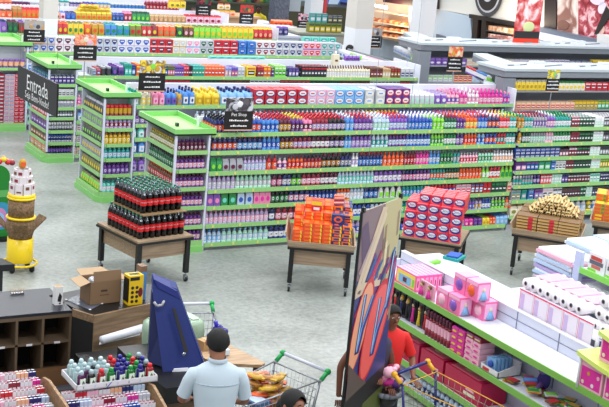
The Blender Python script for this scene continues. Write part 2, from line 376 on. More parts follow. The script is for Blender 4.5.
s7 = [(222,'b:paleblue/skyblue/azure:.085,.2'),(269,'b:mint/paleblue/skyblue:.085,.2'),(284,'b:navy/white/blue:.1,.22'),(345,'b:blue/white/navy:.09'),(400,'b:lilac/blue/white:.09'),(455,'w:blue/white/navy:.1,.1,.2'),(463,'w:azure/aqua/teal:.09,.12,.25'),(472,'w:magenta/rose/purple:.08,.13,.25'),(481,'w:purple/violet/navy:.08,.13,.25'),
 (488,'w:yellow/gold/lime:.08,.13,.25'),(494,'w:orange/peach/red:.08,.13,.25'),(506,'w:skyblue/paleblue/azure:.09,.14,.25')]
shelf_px(s7, 203, 15.35, 242, Z1[6], G1(6))
# right stretch of the front gondola
GB = 'right stretch'
def G1b(i): return ORD[i]+' shelf of '+GB
R1 = [(525,'b:amber/gold/green:.07'),(534,'b:teal/silver/red:.06'),(548,'b:grey/violet/crimson:.055'),(556,'b:violet/rose/white:.06'),(572,'b:teal/white/green:.06'),(580,'x:crimson/wine/white:.06,.17'),(595,'x:forest/black/white:.06,.17'),(604,'x:white/mint/white:.07,.17'),(625,'x:charcoal/grey/white:.06,.17'),(680,'x:wine/black/white:.06,.17')]
shelf_px(R1, 519, 15.33, 130, Z1b[0], G1b(0), rows=5, depth_step=.07)
R2 = [(523,'b:gold/amber/brown:.07'),(531,'b:forest/silver/teal:.055'),(546,'b:grey/mint/black:.055'),(554,'b:rose/silver/crimson:.06'),(571,'b:green/white/teal:.06'),(579,'x:crimson/wine/wine:.06,.17'),(593,'x:black/forest/green:.06,.17'),(603,'x:white/mint/silver:.07,.17'),(660,'x:charcoal/grey/black:.06,.17')]
shelf_px(R2, 518, 15.33, 146, Z1b[1], G1b(1))
R3 = [(560,'x:navy/white/blue:.1,.055'),(569,'x:charcoal/rose/wine:.07,.13'),(577,'x:wine/crimson/white:.06,.16'),(590,'x:black/wine/green:.06,.16'),(600,'x:white/mint/white:.07,.15'),(660,'x:charcoal/silver/black:.06,.16')]
shelf_px(R3, 516, 15.33, 159, Z1b[2], G1b(2), stack=1)
shelf_px([(560,'x:navy/white/blue:.1,.055')], 516, 15.33, 159, Z1b[2]+.056, 'upper layer, '+G1b(2)); shelf_px([(560,'x:blue/white/navy:.1,.05')], 516, 15.33, 159, Z1b[2]+.112, 'topmost layer, '+G1b(2))
R4 = [(527,'x:purple/rose/navy:.13,.15'),(539,'x:navy/azure/violet:.09,.16'),(551,'x:green/mint/teal:.12,.15'),(556,'x:azure/blue/navy:.08,.16'),(566,'x:white/charcoal/silver:.08,.15'),(574,'x:crimson/black/wine:.06,.17'),(591,'x:forest/black/black:.06,.17'),(600,'x:white/mint/silver:.07,.17'),(620,'x:olive/yellow/lime:.06,.17'),(660,'x:black/grey/black:.06,.17')]
shelf_px(R4, 516, 15.33, 172, Z1b[3], G1b(3))
R5 = [(523,'t:grey/teal/white:.06,.16'),(534,'t:teal/grey/lilac:.06,.16'),(541,'t:navy/lilac/violet:.06,.16'),(552,'x:red/rose/white:.06,.16'),(562,'x:mint/white/silver:.06,.16'),(568,'x:navy/violet/black:.06,.17'),(590,'x:black/crimson/silver:.06,.15'),(600,'x:mint/white/teal:.07,.15'),(660,'x:navy/black/silver:.06,.15')]
shelf_px(R5, 514, 15.33, 186, Z1b[4], G1b(4))
R6 = [(521,'x:grey/olive/teal:.1,.17'),(528,'x:teal/grey/green:.1,.17'),(535,'x:azure/navy/grey:.1,.17'),(543,'x:violet/grey/wine:.1,.17'),(553,'x:white/charcoal/rose:.11,.18'),(562,'x:silver/white/black:.11,.18'),(580,'x:wine/black/forest:.06,.17'),(586,'x:forest/black/mint:.06,.17'),(592,'x:mint/silver/white:.07,.17'),(660,'x:charcoal/navy/black:.06,.17')]
shelf_px(R6, 512, 15.33, 200, Z1b[5], G1b(5))
R7 = [(560,'g:cream/olive/tan:.15,.18'),(587,'b:silver/paleblue/white:.12,.22,.08'),(592,'b:yellow/olive/gold:.12,.22,.08'),(660,'b:white/azure/blue:.12,.22,.08')]
shelf_px(R7, 511, 15.33, 214, Z1b[6], G1b(6))
# second gondola
W2 = ' shelf of second gondola'
T2 = [(141,'j:aqua/white/teal:.13,.25'),(153,'j:cream/yellow/white:.13,.25'),(166,'j:pink/rose/magenta:.12,.25'),(178,'j:azure/violet/navy:.13,.25'),(183,'j:gold/tan/azure:.12,.24'),(196,'j:azure/white/navy:.15,.28'),(221,'j:yellow/gold/yellow:.14,.26'),(254,'j:skyblue/white/navy:.16,.27'),
 (308,'o:red/red/navy:.19,.13'),(335,'o:rose/red/lilac:.19,.13'),(364,'o:skyblue/crimson/azure:.19,.13'),(386,'o:silver/azure/cream:.19,.13'),(410,'o:purple/red/red:.2,.14'),(434,'p:silver/mint/white:.1,.2'),(446,'p:violet/white/lilac:.12,.2'),(458,'b:rose/violet/pink:.09,.22'),
 (466,'b:magenta/pink/magenta:.09,.23'),(477,'b:white/pink/white:.09,.24'),(500,'b:magenta/rose/magenta:.09,.23'),(507,'b:violet/magenta/pink:.09,.22')]
shelf_px([(e if e < 412 else 412+(e-412)*1.04, s) for e, s in T2], 131, 18.2, 106, ZL[2][0], 'top'+W2, rows=4, stack=2, depth_step=.11)
def mixrow(u0, u1, step, specs, yf, v, z, where, **kw):
    runs = []; u = u0; i = 0
    while u < u1: u = min(u+step, u1); runs.append((u, specs[i % len(specs)])); i += 1
    shelf_px(runs, u0, yf, v, z, where, **kw)
mixrow(195, 505, 34, ['b:silver/white/paleblue:.1,.2','b:red/white/white:.08,.2','b:azure/white/red:.08,.2','b:rose/red/white:.08,.2','b:paleblue/mint/white:.09,.2','b:orange/red/yellow:.08,.2','b:violet/white/blue:.08,.2','b:lilac/silver/violet:.08,.2','b:magenta/rose/pink:.08,.2'], 18.2, 122, ZL[2][1], 'second'+W2)
for i, (sp, v) in enumerate([('b:purple/lilac/wine:.08,.17',118),('j:aqua/white/teal:.12,.22',138),('j:azure/white/skyblue:.12,.25',156),('j:violet/lilac/purple:.12,.25',175),('b:red/yellow/orange:.1,.2',196)]):
    sp2 = sp if i != 1 else 'j:pink/white/rose:.12,.22'
    shelf_px([(146, sp), (163, sp2 if i == 1 else sp)], 130, 18.2, v, ZL[2][i+1], 'left end of '+ORD[i+1]+W2)
# third gondola
W3 = ' shelf of third gondola'
T3 = [(97,'x:grey/blue/silver:.08,.13'),(101,'x:red/blue/grey:.07,.14'),(112,'c:black/charcoal/grey:.1,.17'),(118,'p:navy/violet/purple:.09,.2'),(125,'p:purple/navy/lilac:.09,.2'),(132,'x:teal/aqua/green:.08,.22'),(136,'x:navy/skyblue/blue:.07,.2'),(141,'x:orange/amber/yellow:.08,.22'),(150,'x:lime/green/teal:.08,.2'),(162,'x:skyblue/blue/white:.08,.2'),(168,'x:black/azure/teal:.05,.19'),(175,'x:brown/pink/green:.05,.19'),
 (184,'x:violet/purple/navy:.05,.19'),(189,'x:red/crimson/pink:.05,.2'),(193,'x:black/wine/black:.05,.2'),(205,'x:teal/green/aqua:.06,.2'),(225,'x:orange/red/peach:.075,.2'),(232,'x:lilac/peach/azure:.06,.18'),(238,'x:violet/orange/blue:.06,.18'),(245,'x:silver/grey/white:.09,.19'),(258,'x:yellow/black/red:.19,.2'),(264,'x:crimson/brown/red:.07,.19'),
 (271,'x:orange/amber/yellow:.08,.2'),(275,'x:purple/navy/lime:.06,.19'),(286,'x:lime/green/white:.08,.22'),(289,None),(299,'x:navy/lilac/violet:.07,.18'),(302,None),(327,'x:black/charcoal/red:.07,.22'),(371,'b:cream/white/brown:.06,.22'),(383,'x:brown/crimson/wine:.08,.2'),(391,'x:beige/cream/tan:.07,.19'),
 (401,'x:brown/amber/red:.07,.2'),(414,'x:silver/navy/white:.1,.19')]
shelf_px(T3, 92, 21.05, 78.5, ZL[3][0], 'top'+W3, rows=3, depth_step=.1)
mixrow(160, 410, 30, ['x:wine/navy/red:.09,.18','x:forest/teal/black:.09,.18','x:brown/orange/black:.09,.18','x:white/cream/black:.09,.18'], 21.05, 90, ZL[3][1]-.02, 'second'+W3)
for i, (sp, sp2, v) in enumerate([('c:green/navy/silver:.1,.16','c:navy/silver/blue:.1,.16',88.5),('b:rose/pink/white:.11,.19','b:pink/magenta/rose:.11,.19',107),('x:brown/black/wine:.12,.15','j:skyblue/white/blue:.12,.18',122),('x:cream/crimson/white:.09,.14','x:white/crimson/black:.09,.14',133),('x:cream/wine/peach:.09,.14','x:white/wine/black:.09,.14',144),('x:cream/red/brown:.09,.14','x:cream/black/red:.09,.14',155)]):
    shelf_px([(77, sp), (92, sp2)], 66, 21.05, v, ZL[3][i+1], 'left end of '+ORD[i+1]+W3, stack=1)
# fourth gondola
W4 = ' shelf of fourth gondola'
T4 = [(40,'f:white/azure/peach'),(55,'f:silver/blue/tan'),(72,'f:white/wine/rose'),(96,'f:white/charcoal/tan'),(118,'f:silver/navy/paleblue'),(150,'f:white/blue/lilac'),(173,'f:red/wine/white'),(186,'f:cream/silver/tan'),(200,'f:white/pink/azure'),(214,'f:silver/forest/grey'),(238,'f:red/crimson/white'),(256,'f:azure/blue/navy'),(276,'f:white/crimson/navy'),(303,'f:silver/navy/white'),(321,'f:rose/red/blue'),(341,'f:silver/teal/grey')]
shelf_px(T4, 24, 23.9, 56, ZL[4][0], 'top'+W4, rows=2, stack=2)
mixrow(60, 160, 25, ['x:black/white/navy:.1,.12','x:white/navy/black:.1,.12','x:cream/yellow/tan:.1,.12'], 23.9, 66, ZL[4][1]+.0, 'second'+W4)
for i, v in enumerate([74,95,110,127]):
    shelf_px([(34, ['f:white/azure/peach:.17,.2','f:mint/charcoal/teal:.17,.17','f:aqua/forest/silver:.17,.2','f:mint/navy/grey:.17,.2'][i])], 20, 23.9, v, ZL[4][min(i+1,4)], 'left end of '+ORD[i+1]+W4)
# gondolas further back
W5 = ' shelf of fifth gondola'
T5 = [(8,'g:violet/lilac/navy'),(18,'g:forest/green/wine'),(26,'g:brown/red/violet'),(40,'g:tan/grey/brown'),(58,'g:gold/yellow/brown'),(68,'g:red/yellow/orange'),(84,'g:yellow/green/olive'),(92,'g:orange/yellow/gold'),(105,'g:gold/orange/tan'),(117,'g:azure/green/teal'),(130,'g:teal/azure/cream'),(142,'g:olive/red/lime'),(152,'g:red/cream/green'),(158,'g:crimson/yellow/brown'),(176,'g:orange/tan/peach'),(184,'g:forest/lime/yellow'),(194,'g:brown/rose/gold'),(222,'g:lime/yellow/olive'),(254,'g:yellow/lime/gold'),(273,'g:red/peach/yellow')]
shelf_px(T5, 0, YF[5], 36, 1.57, 'top'+W5, rows=2, depth_step=.13)
T6 = [(13,'p:orange/peach/brown:.13,.2'),(22,'p:amber/orange/tan:.13,.28'),(41,'p:orange/gold/red:.13,.26'),(60,'p:peach/brown/gold:.13,.2'),(66,'p:rose/crimson/azure:.12,.2'),(76,'p:blue/azure/navy:.12,.2'),(112,'p:gold/orange/yellow:.14,.22'),(124,'p:navy/azure/blue:.12,.2'),(132,'p:crimson/rose/pink:.12,.25'),(150,'p:green/lime/forest:.13,.25'),(186,'p:tan/peach/beige:.12,.2'),(222,'p:rose/crimson/red:.16,.22')]
shelf_px(T6, 0, YF[6], 23, 1.57, 'top shelf of sixth gondola', rows=2, depth_step=.13)
T7 = [(12,'x:orange/red/peach:.12,.13'),(30,'x:navy/red/crimson:.1,.1'),(60,'x:silver/white/grey:.12,.1'),(70,'c:aqua/white/teal:.12,.18'),(84,'c:red/lilac/navy:.1,.14'),(96,'c:azure/white/blue:.1,.16'),(111,'c:yellow/cream/azure:.1,.16'),(146,'c:navy/azure/silver:.1,.15'),(180,'b:crimson/red/rose:.1,.28')]
shelf_px(T7, 0, YF[7], 12.5, 1.57, 'top shelf of seventh gondola', rows=2, depth_step=.13)
T8 = [(14,'p:tan/amber/brown:.15,.2'),(40,'p:gold/brown/red:.15,.2'),(62,'p:white/silver/grey:.15,.2'),(84,'p:amber/tan/orange:.15,.2'),(98,'p:beige/brown/gold:.15,.2'),(112,'w:lilac/white/violet:.15,.1'),(132,'w:charcoal/grey/olive:.15,.12'),(150,'p:brown/peach/red:.15,.22')]
shelf_px(T8, 0, YF[8], 3, 1.57, 'top shelf of eighth gondola', rows=1)
# yellow heap on the sixth gondola
pile = []
for j, n in enumerate((6, 3)):
    for i in range(n):
        a = PY(84+ (i+.5*j)*5.0, 23, YF[6]); place('p', ('yellow','gold','orange'), .2, .09, .14, (a.x, YF[6]+.24, 1.79+j*.08), 0, 'yellow pack heaped on the gold pouches of the sixth gondola', 'yellow heap on the sixth gondola')
# turquoise bags on top of the third gondola's panel
for i in range(7):
    a = PY(214+i*8, 57, 21.5)
    place('w', ('aqua','teal','mint'), .2, .05, .05, (a.x, 21.55, 1.851), rnd()*.2, 'turquoise flat pack lying along the top of the third gondola panel', 'turquoise packs on the third gondola panel')
# ------------------------------------------------------------------ end caps
def endcap(label, yf, zs, ztop=1.69, x0=6.72, x1=7.25, dy=1.06):
    g = thing('end_display', label, 'display shelving', (x0, yf, 0), 0, 'green topped end displays')
    w, d = x1-x0, dy
    post = M((.80,.82,.88), .4)
    MB().box(w-.03, w, 0, d, 0, ztop, post).build('side_panel', g)
    MB().box(.33, .36, .34, d, 0, ztop, WHITEM).build('back_panel', g); MB().box(.33, w-.03, .31, .34, 0, ztop, WHITEM).build('back_panel', g)
    MB().box(0, .33, d-.025, d, 0, ztop, post).build('side_panel', g)
    MB().box(.0, .03, .0, .03, .2, ztop, post).build('corner_post', g)
    bs = MB(); bs.prism([(-.06,.12),(.03,-.03),(w-.02,-.03),(w-.02,d+.02),(-.06,d+.02)], 0, .09, GREENM); bs.prism([(-.045,.14),(.045,-.015),(w-.03,-.015),(w-.03,d),(-.045,d)], .09, .16, STRIP)
    bs.build('base', g)
    for z in zs:
        s = MB().prism([(.01,.08),(.08,.01),(w-.03,.01),(w-.03,.31),(.33,.31),(.33,d-.025),(.01,d-.025)], z-.03, z, WHITEM).build('shelf', g)
        e = MB()
        pts = [(.0,d-.03),(.0,.07),(.07,.0),(w-.03,.0)]
        for a, b in zip(pts, pts[1:]):
            dx, dyy = b[0]-a[0], b[1]-a[1]; L = math.hypot(dx, dyy); nx, ny = dyy/L*.014, -dx/L*.014
            e.slab([(a[0],a[1],z-.045),(b[0],b[1],z-.045),(b[0],b[1],z+.012),(a[0],a[1],z+.012)], (nx, ny, 0) if (nx+ny) < 0 else (-nx,-ny,0), STRIP)
        e.build('price_strip', s)
    c = MB(); X0, X1, Y0, Y1 = -.02, w+.07, -.02, d+.28; t = .03; z0, z1 = ztop, ztop+.09
    c.box(X0, X1, Y0, Y1, z0, z0+.02, M((.62,.84,.50), .5))
    c.box(X0, X1, Y0, Y0+t, z0, z1, GREENM); c.box(X0, X1, Y1-t, Y1, z0, z1, GREENM); c.box(X0, X0+t, Y0+t, Y1-t, z0, z1, GREENM); c.box(X1-t, X1, Y0+t, Y1-t, z0, z1, GREENM)
    cn = c.build('canopy', g)
    MB().box(.22, .26, .5, .56, z0+.02, z0+.07, M('black', .4)).build('bracket', cn)
    return g
Yc, Yb, Ya, Yd = 15.33, 18.18, 21.03, 23.85
ZC = [1.46, 1.20, .94, .665, .385, .16]; ZB = [1.47, 1.33-.06, 1.02, .77, .52, .27]
ZBr = [1.40, 1.20, .95, .71, .455, .16]
ZA = [1.42, 1.20, 1.0, .82, .58, .365, .16]
endcap('green topped end display of purple bottles nearest the wheeled tables', Yc, ZC)
endcap('green topped end display with yellow packs on its left face', Yb, ZBr)
endcap('green topped end display behind the hanging entrance sign', Ya, ZA)
endcap('green topped end display at the far left filled with red packs', Yd, [1.26, .1], x0=6.3, x1=7.2)
def cap_front(yf, z, sp, where, rows=2, x0=6.76, x1=7.2):
    fill([(x1, sp)], x0, where, lambda a, d, zz: (a, yf+d-.01, zz), z, 0, rows)
def cap_left(yf, z, sp, where, rows=1, y1=1.0):
    fill([(yf+y1, sp)], yf+.1, where, lambda a, d, zz: (6.72+d-.01, a, zz), z, -PI/2, rows)
wC, wB, wA = 'nearest end display', 'yellow sided end display', 'end display behind entrance sign'
for i, z in enumerate(ZC):
    h = .16 if i < 5 else .15
    cap_front(Yc, z, 'b:%s/wine/purple:.063,%.2f,.05' % ('wine' if i == 0 else 'purple', h), 'right face '+ORD[i]+' shelf of '+wC) if i == 0 else cap_front(Yc, z, 'b:purple/rose/wine:.063,.18,.05', 'right face '+ORD[i]+' shelf of '+wC)
    cap_left(Yc, z, ['b:olive/cream/gold:.07,.15','b:forest/green/charcoal:.07,.18','b:brown/red/orange:.07,.19','b:crimson/orange/brown:.07,.2','b:red/gold/brown:.07,.19','b:purple/rose/wine:.07,.16'][i], 'left face '+ORD[i]+' shelf of '+wC)
for i, z in enumerate(ZBr):
    cap_front(Yb, z, ['c:crimson/gold/red:.075,.17','b:lilac/crimson/purple:.075,.18','b:gold/yellow/amber:.075,.19','b:teal/paleblue/aqua:.075,.19','b:forest/teal/mint:.075,.19','b:aqua/white/teal:.075,.19'][i] if i != 4 else 'b:purple/violet/purple:.075,.19', 'right face '+ORD[i]+' shelf of '+wB)
    cap_left(Yb, z, ['p:charcoal/yellow/grey:.1,.18','p:grey/lime/charcoal:.1,.18','p:charcoal/lime/olive:.1,.18','p:grey/yellow/olive:.1,.18','p:olive/yellow/charcoal:.1,.18','p:lime/yellow/olive:.1,.16'][i], 'left face '+ORD[i]+' shelf of '+wB)
for i, z in enumerate(ZA):
    cap_front(Ya, z, ['x:navy/violet/white:.07,.16','x:white/charcoal/silver:.07,.13','x:silver/navy/white:.06,.12','t:navy/white/grey:.05,.11','t:charcoal/silver/white:.05,.15','t:silver/navy/blue:.05,.14','t:navy/violet/black:.05,.14'][i], 'right face '+ORD[i]+' shelf of '+wA)
    cap_left(Ya, z, ['x:navy/azure/teal:.12,.17','x:skyblue/blue/navy:.12,.15','x:azure/white/teal:.12,.13','x:red/rose/crimson:.12,.12','x:purple/violet/wine:.16,.17','x:brown/amber/black:.16,.15','x:peach/tan/orange:.2,.15'][i], 'left face '+ORD[i]+' shelf of '+wA)
for r, z in enumerate([.16+.075*i for i in range(13)]):
    fill([(6.75, 'x:crimson/grey/red:.13,.07,.2'), (6.95,'x:silver/red/violet:.1,.07,.2'), (7.15,'x:red/crimson/rose:.12,.07,.2')], 6.35, 'layer %s of red stack, far left display' % ['one','two','three','four','five','six','seven','eight','nine','ten','eleven','twelve','thirteen'][r], lambda a, d, zz: (a, Yd+d, zz), z)
fill([(7.15, 'c:purple/peach/violet:.11,.17')], 6.35, 'shelf above red stack, far left display', lambda a, d, zz: (a, Yd+d, zz), 1.26)
# ------------------------------------------------------------------ wheeled tables
WOOD = wood_mat((.54,.455,.365), (.65,.56,.455), (1,12,12)); WOODE = wood_mat((.60,.52,.42), (.70,.61,.50), (1,10,10)); BLK = M((.05,.05,.055), .4); CHR = M((.7,.71,.73), .25, .9)
def table(label, c, rz, w, d, h=.61, rim=0):
    t = thing('wheeled_display_table', label, 'table', (c[0], c[1], 0), rz, 'wheeled wooden display tables')
    top = MB().box(-w/2, w/2, -d/2, d/2, h-.03, h, BLK); top.box(-w/2+.01, w/2-.01, -d/2+.01, d/2-.01, h, h+.025, WOOD); top.build('table_top', t)
    if rim:
        b = MB(); e = .05
        b.slab([(-w/2,-d/2,h+.02),(w/2,-d/2,h+.02),(w/2,-d/2-.02,h+.09),(-w/2,-d/2-.02,h+.09)], (0,.02,0), WOODE)
        b.slab([(w/2,d/2,h+.02),(-w/2,d/2,h+.02),(-w/2,d/2+.02,h+.09),(w/2,d/2+.02,h+.09)], (0,-.02,0), WOODE)
        b.slab([(-w/2,d/2,h+.02),(-w/2,-d/2,h+.02),(-w/2-e,-d/2,h+rim),(-w/2-e,d/2,h+rim)], (.02,0,0), WOODE)
        b.slab([(w/2,-d/2,h+.02),(w/2,d/2,h+.02),(w/2+.02,d/2,h+.09),(w/2+.02,-d/2,h+.09)], (-.02,0,0), WOODE)
        b.build('rim', t)
    i = .07
    for x0, x1, y0, y1 in ((-w/2+i, w/2-i, -d/2+i, -d/2+i+.02), (-w/2+i, w/2-i, d/2-i-.02, d/2-i), (-w/2+i, -w/2+i+.02, -d/2+i+.02, d/2-i-.02), (w/2-i-.02, w/2-i, -d/2+i+.02, d/2-i-.02)):
        MB().box(x0, x1, y0, y1, h-.24, h-.03, WOOD).build('apron', t)
    for sx in (-1, 1):
        for sy in (-1, 1):
            x, y = sx*(w/2-.06), sy*(d/2-.06)
            lg = MB().box(x-.03, x+.03, y-.03, y+.03, .12, h-.03, BLK).build('leg', t)
            ca = MB(); ca.bar((x, y, .12), (x, y, .08), .012, CHR); ca.box(x-.02, x+.02, y-.03, y+.03, .07, .085, CHR)
            ca.box(x-.022, x-.017, y-.03, y+.02, .03, .075, CHR); ca.box(x+.017, x+.022, y-.03, y+.02, .03, .075, CHR)
            ca.bar((x-.014, y-.01, .036), (x+.014, y-.01, .036), .036, BLK, 14); ca.build('caster', lg)
    return t
TH = .636
t1 = ((6.0, 14.50), math.radians(11), .86, 1.02)
table('wooden wheeled table carrying the tiered dark drink bottles', *t1)
t2 = ((8.13, 13.57), math.radians(-30), .86, .9)
table('wooden wheeled table carrying the orange and blue soap packs', *t2, rim=.2)
t3 = ((9.92, 13.50), math.radians(-44), .86, .88)
table('wooden wheeled table carrying the red detergent boxes', *t3)
t4 = ((11.78, 13.28), math.radians(-46), .95, .95)
table('wooden wheeled table carrying the brown bundles with red bands', *t4, rim=.16)
t5 = ((13.40, 13.42), math.radians(-45), .95, .95)
table('wooden wheeled table at right edge carrying yellow orange packs', *t5, rim=.1)
def on(t, x, y): a = t[1]; return (t[0][0]+x*math.cos(a)-y*math.sin(a), t[0][1]+x*math.sin(a)+y*math.cos(a))
# dark drink bottles
cola = thing('drink_bottle', '', 'drink bottle', (0,0,0), 0, 'dark drink bottles in the tiered stack')
DK = M((.035,.015,.015), .12); REDL = M((.80,.08,.10), .4)
b = MB(); b.lathe([(.038,0),(.046,.015),(.047,.07),(.044,.09),(.046,.11),(.046,.2),(.04,.235),(.026,.27),(.015,.295),(.014,.31)], 12, DK); b.lathe([(.0162,.298),(.0185,.30),(.0162,.304)], 10, M('silver', .2, .3)); b.build('bottle_body', cola)
lb = MB(); lb.lathe([(.0475,.105),(.0475,.195)], 12, REDL, cap=False)
def wrap(p): a = p.x/.048 - PI/2; return Vector((.0485*math.cos(a), .0485*math.sin(a), p.z))
lb.text('Coca-Cola', .026, M('white', .4), Tm((0,0,.155)), wrap); lb.build('label', cola)
MB().lathe([(.0175,.305),(.019,.33),(.016,.334)], 10, M((.16,.50,.38), .35)).build('cap', cola)
MB().lathe([(.0165,.296),(.0275,.268),(.037,.250)], 10, M((.34,.36,.38), .12, .5), cap=False).build('neck_shine', cola)  # shine on neck and shoulder painted as a grey metallic sleeve
cola.scale = (.92, .92, .92)
def cola_at(p, z, i, lb, first=[True]):
    if first[0]: first[0] = False; cola.location = (p[0], p[1], z); cola.rotation_euler.z = t1[1]; cola['label'] = lb
    else: copy_tree(cola, (p[0], p[1], z), t1[1]+(rnd()-.5)*.4-.2, lb, 'dark drink bottles, '+('lower' if z < 1 else 'upper')+' tier')
cola['group'] = 'dark drink bottles, lower tier'
P_ = .0885
for i in range(8):
    for j in range(9):
        if 1 < i < 6 and 1 < j < 7: continue
        cola_at(on(t1, (i-3.5)*P_-.01, (j-4)*P_-.02), TH, 0, 'red labelled dark drink bottle in lower tier on the leftmost table')
sh = MB().box(-.33, .33, -.39, .37, 0, .012, wood_mat((.45,.36,.25), (.58,.47,.34))).build('cardboard_sheet', loc=(*on(t1, 0, -.06), TH+.309), rz=t1[1]); tag(sh, 'brown cardboard sheet between the two tiers of drink bottles', 'cardboard')
for i in range(7):
    for j in range(8):
        cola_at(on(t1, (i-3)*P_, (j-3.5)*P_-.02), TH+.322, 0, 'red labelled dark drink bottle in upper tier on the leftmost table')
rod = thing('price_holder', 'thin black price holder rod rising from the drink bottle stack', 'sign holder', (*on(t1, .044, .02), TH+.322)); MB().bar((0,0,0), (0,0,.55), .004, BLK).build('rod', rod); MB().box(-.04,.04,-.04,.04,0,.005,BLK).build('foot', rod)
# soap packs on the second table
def soap(main, acc, w=.125, h=.05, d=.2):
    mb = MB(); mb.box(-w*.485, w*.485, -d/2, d/2, 0, h, M(main, .35)); mb.box(-w*.3, w*.25, -d/2-.002, -d/2, h*.25, h*.7, M(acc, .35)); mb.box(-w*.35, w*.1, -d*.35, d*.35, h, h+.001, M(acc, .35))
    mb.slab([(w*.3,-d/2,.1*h),(w*.44,-d/2,.1*h),(w*.38,-d/2,.9*h),(w*.24,-d/2,.9*h)], (0,-.0025,0), M('yellow', .4)); return mb
SO = soap((.90,.30,.10), (.93,.45,.16)).build('soap_pack'); SO2 = soap((.90,.42,.12), 'navy').build('soap_pack'); SB = soap('navy', 'orange').build('soap_pack')
firsts = {id(x): True for x in (SO, SO2, SB)}
def put(src, loc, rz, lab, cat, grp):
    if src.get('placed') is None and not src.get('label'): o = src
    else: o = src.copy(); COL.objects.link(o)
    o.location = loc; o.rotation_euler.z = rz; o['label'] = lab; o['category'] = cat; o['group'] = grp; return o
for col in range(6):
    for row in range(4):
        hmax = [6, 8, 9, 9][row] if col < 4 else [6, 8, 9, 9][row]
        if col == 0: hmax -= 2
        for k in range(hmax):
            if row and k < ([6, 8, 9][row-1]-3): 
                if not (col == 0): continue
            src = SO if col < 4 else (SB if (k+col) % 2 else SO2)
            lab = 'orange soap pack in the tall orange stack on the second table' if col < 4 else ('navy soap pack with orange print, right end of orange stack' if src is SB else 'orange soap pack with navy print, right end of orange stack')
            put(src, (*on(t2, (col-2.5)*.127, (row-1.5)*.205-.01), TH+k*.051), t2[1], lab, 'soap pack', lab)
for (x, y, z, m1, m2, w, h, lab) in ((-.1, -.1, TH+8*.051, 'red', 'yellow', .13, .14, 'small red and yellow box standing on the orange soap packs'), (.19, -.28, TH+6*.051, 'navy', 'orange', .17, .12, 'navy box with orange ring set in front of soap packs'), (.19, .09, TH+9*.051, 'orange', 'white', .13, .13, 'orange striped box topping the navy soap packs')):
    mb = MB(); mb.box(-w/2, w/2, -.05, .05, 0, h, M(m1, .4))
    if 'ring' in lab: mb.disc((0,-.05,h/2), w*.33, h*.36, M(m2, .4), th=.002); mb.disc((0,-.052,h/2), w*.18, h*.18, M(m1, .4), th=.002)
    elif 'striped' in lab:
        for q in range(4): mb.slab([(-w/2,-.05,h*(q*.24)),(w/2,-.05,h*(q*.24+.1)),(w/2,-.05,h*(q*.24+.2)),(-w/2,-.05,h*(q*.24+.1))], (0,-.002,0), M(m2 if q % 2 else 'navy', .4))
    else: mb.box(-w/2, w/2, -.052, -.05, h*.55, h*.95, M(m2, .4)); mb.box(-w*.3, w*.3, -.053, -.05, h*.1, h*.35, M('white', .4))
    tag(mb.build('carton_box', loc=(*on(t2, x, y), z+.002), rz=t2[1]), lab, 'box')
# red detergent boxes with their oval mark
DW, DH_, DD = .155, .118, .09
mb = MB(); mb.box(-DW*.49, DW*.49, -DD/2, DD/2, 0, DH_, M((.84,.16,.24), .35)); mb.slab([(-DW*.49,-DD/2,.0),(DW*.2,-DD/2,.0),(-DW*.1,-DD/2,DH_*.35),(-DW*.49,-DD/2,DH_*.6)], (0,-.001,0), M((.93,.35,.38), .35))
mb.disc((.005,-DD/2,DH_*.5), DW*.46, DH_*.42, M((.10,.12,.48), .35), 18, th=.002); mb.disc((.0,-DD/2-.002,DH_*.57), DW*.37, DH_*.27, M('white', .35), 18, th=.002)
mb.text('Omo', .062, M((.10,.14,.55), .4), Tm((0,-DD/2-.0055,DH_*.57))); mb.box(-DW*.4, DW*.4, -DD*.3, DD*.3, DH_, DH_+.001, M((.93,.42,.45), .4))
DB = mb.build('detergent_box')
for row in range(6):
    for col in range(5):
        k0 = [4, 5, 5, 5, 5, 5][row]-(1 if col == 0 else 0)
        for k in range(k0):
            if row and k < [4, 5, 5, 5, 5, 5][row-1]-2: continue
            lab = 'red detergent box with white oval, %s of the table stack' % ('front rows' if row < 2 else ('middle rows' if row < 4 else 'rear rows'))
            put(DB, (*on(t3, (col-2)*.158+(.0 if k % 2 else .006), -.36+row*.10), TH+k*.120), t3[1], lab, 'detergent box', lab)
# brown bundles with red bands
mb = MB(); L, hh, dd = .29, .042, .28
mb.box(-L*.49, L*.49, -dd/2, dd/2, 0, hh*.6, wood_mat((.70,.54,.30), (.86,.72,.46), (1,20,20))); mb.box(-L*.49, L*.49, -dd/2+.01, dd/2-.01, hh*.6, hh, M((.46,.34,.20), .6))
mb.box(.02, .085, -dd/2-.003, dd/2+.003, -.0, hh*.8, M('red', .5)); BN = mb.build('banded_bundle')
mb = MB(); mb.box(-L*.49, L*.49, -dd/2, dd/2, 0, hh*.6, wood_mat((.70,.54,.32), (.86,.72,.48), (1,20,20))); mb.box(-L*.49, L*.49, -dd/2+.01, dd/2-.01, hh*.6, hh, M((.46,.34,.20), .6)); BP = mb.build('plain_bundle')
for k in range(6):
    for c in range(3):
        for rr_ in range(3):
            if rr_ == 1 and k < 4: continue
            lab = 'brown bundle with red band, stacked at the left of the table' if c < 2 else 'plain brown bundle without band, stacked at the right of the table'
            put(BN if c < 2 else BP, (*on(t4, (c-1)*.295+(rnd()-.5)*.01, (rr_-1)*.3), TH+k*.043), t4[1]+(rnd()-.5)*.02, lab, 'bundle', lab)
mb = MB(); mb.bar((0,-.13,0), (0,.13,0), .021, wood_mat((.72,.60,.38), (.88,.77,.55)), 8); mb.disc((0,-.131,0), .013, .013, M((.2,.24,.12), .6), 8); RO = mb.build('paper_roll')
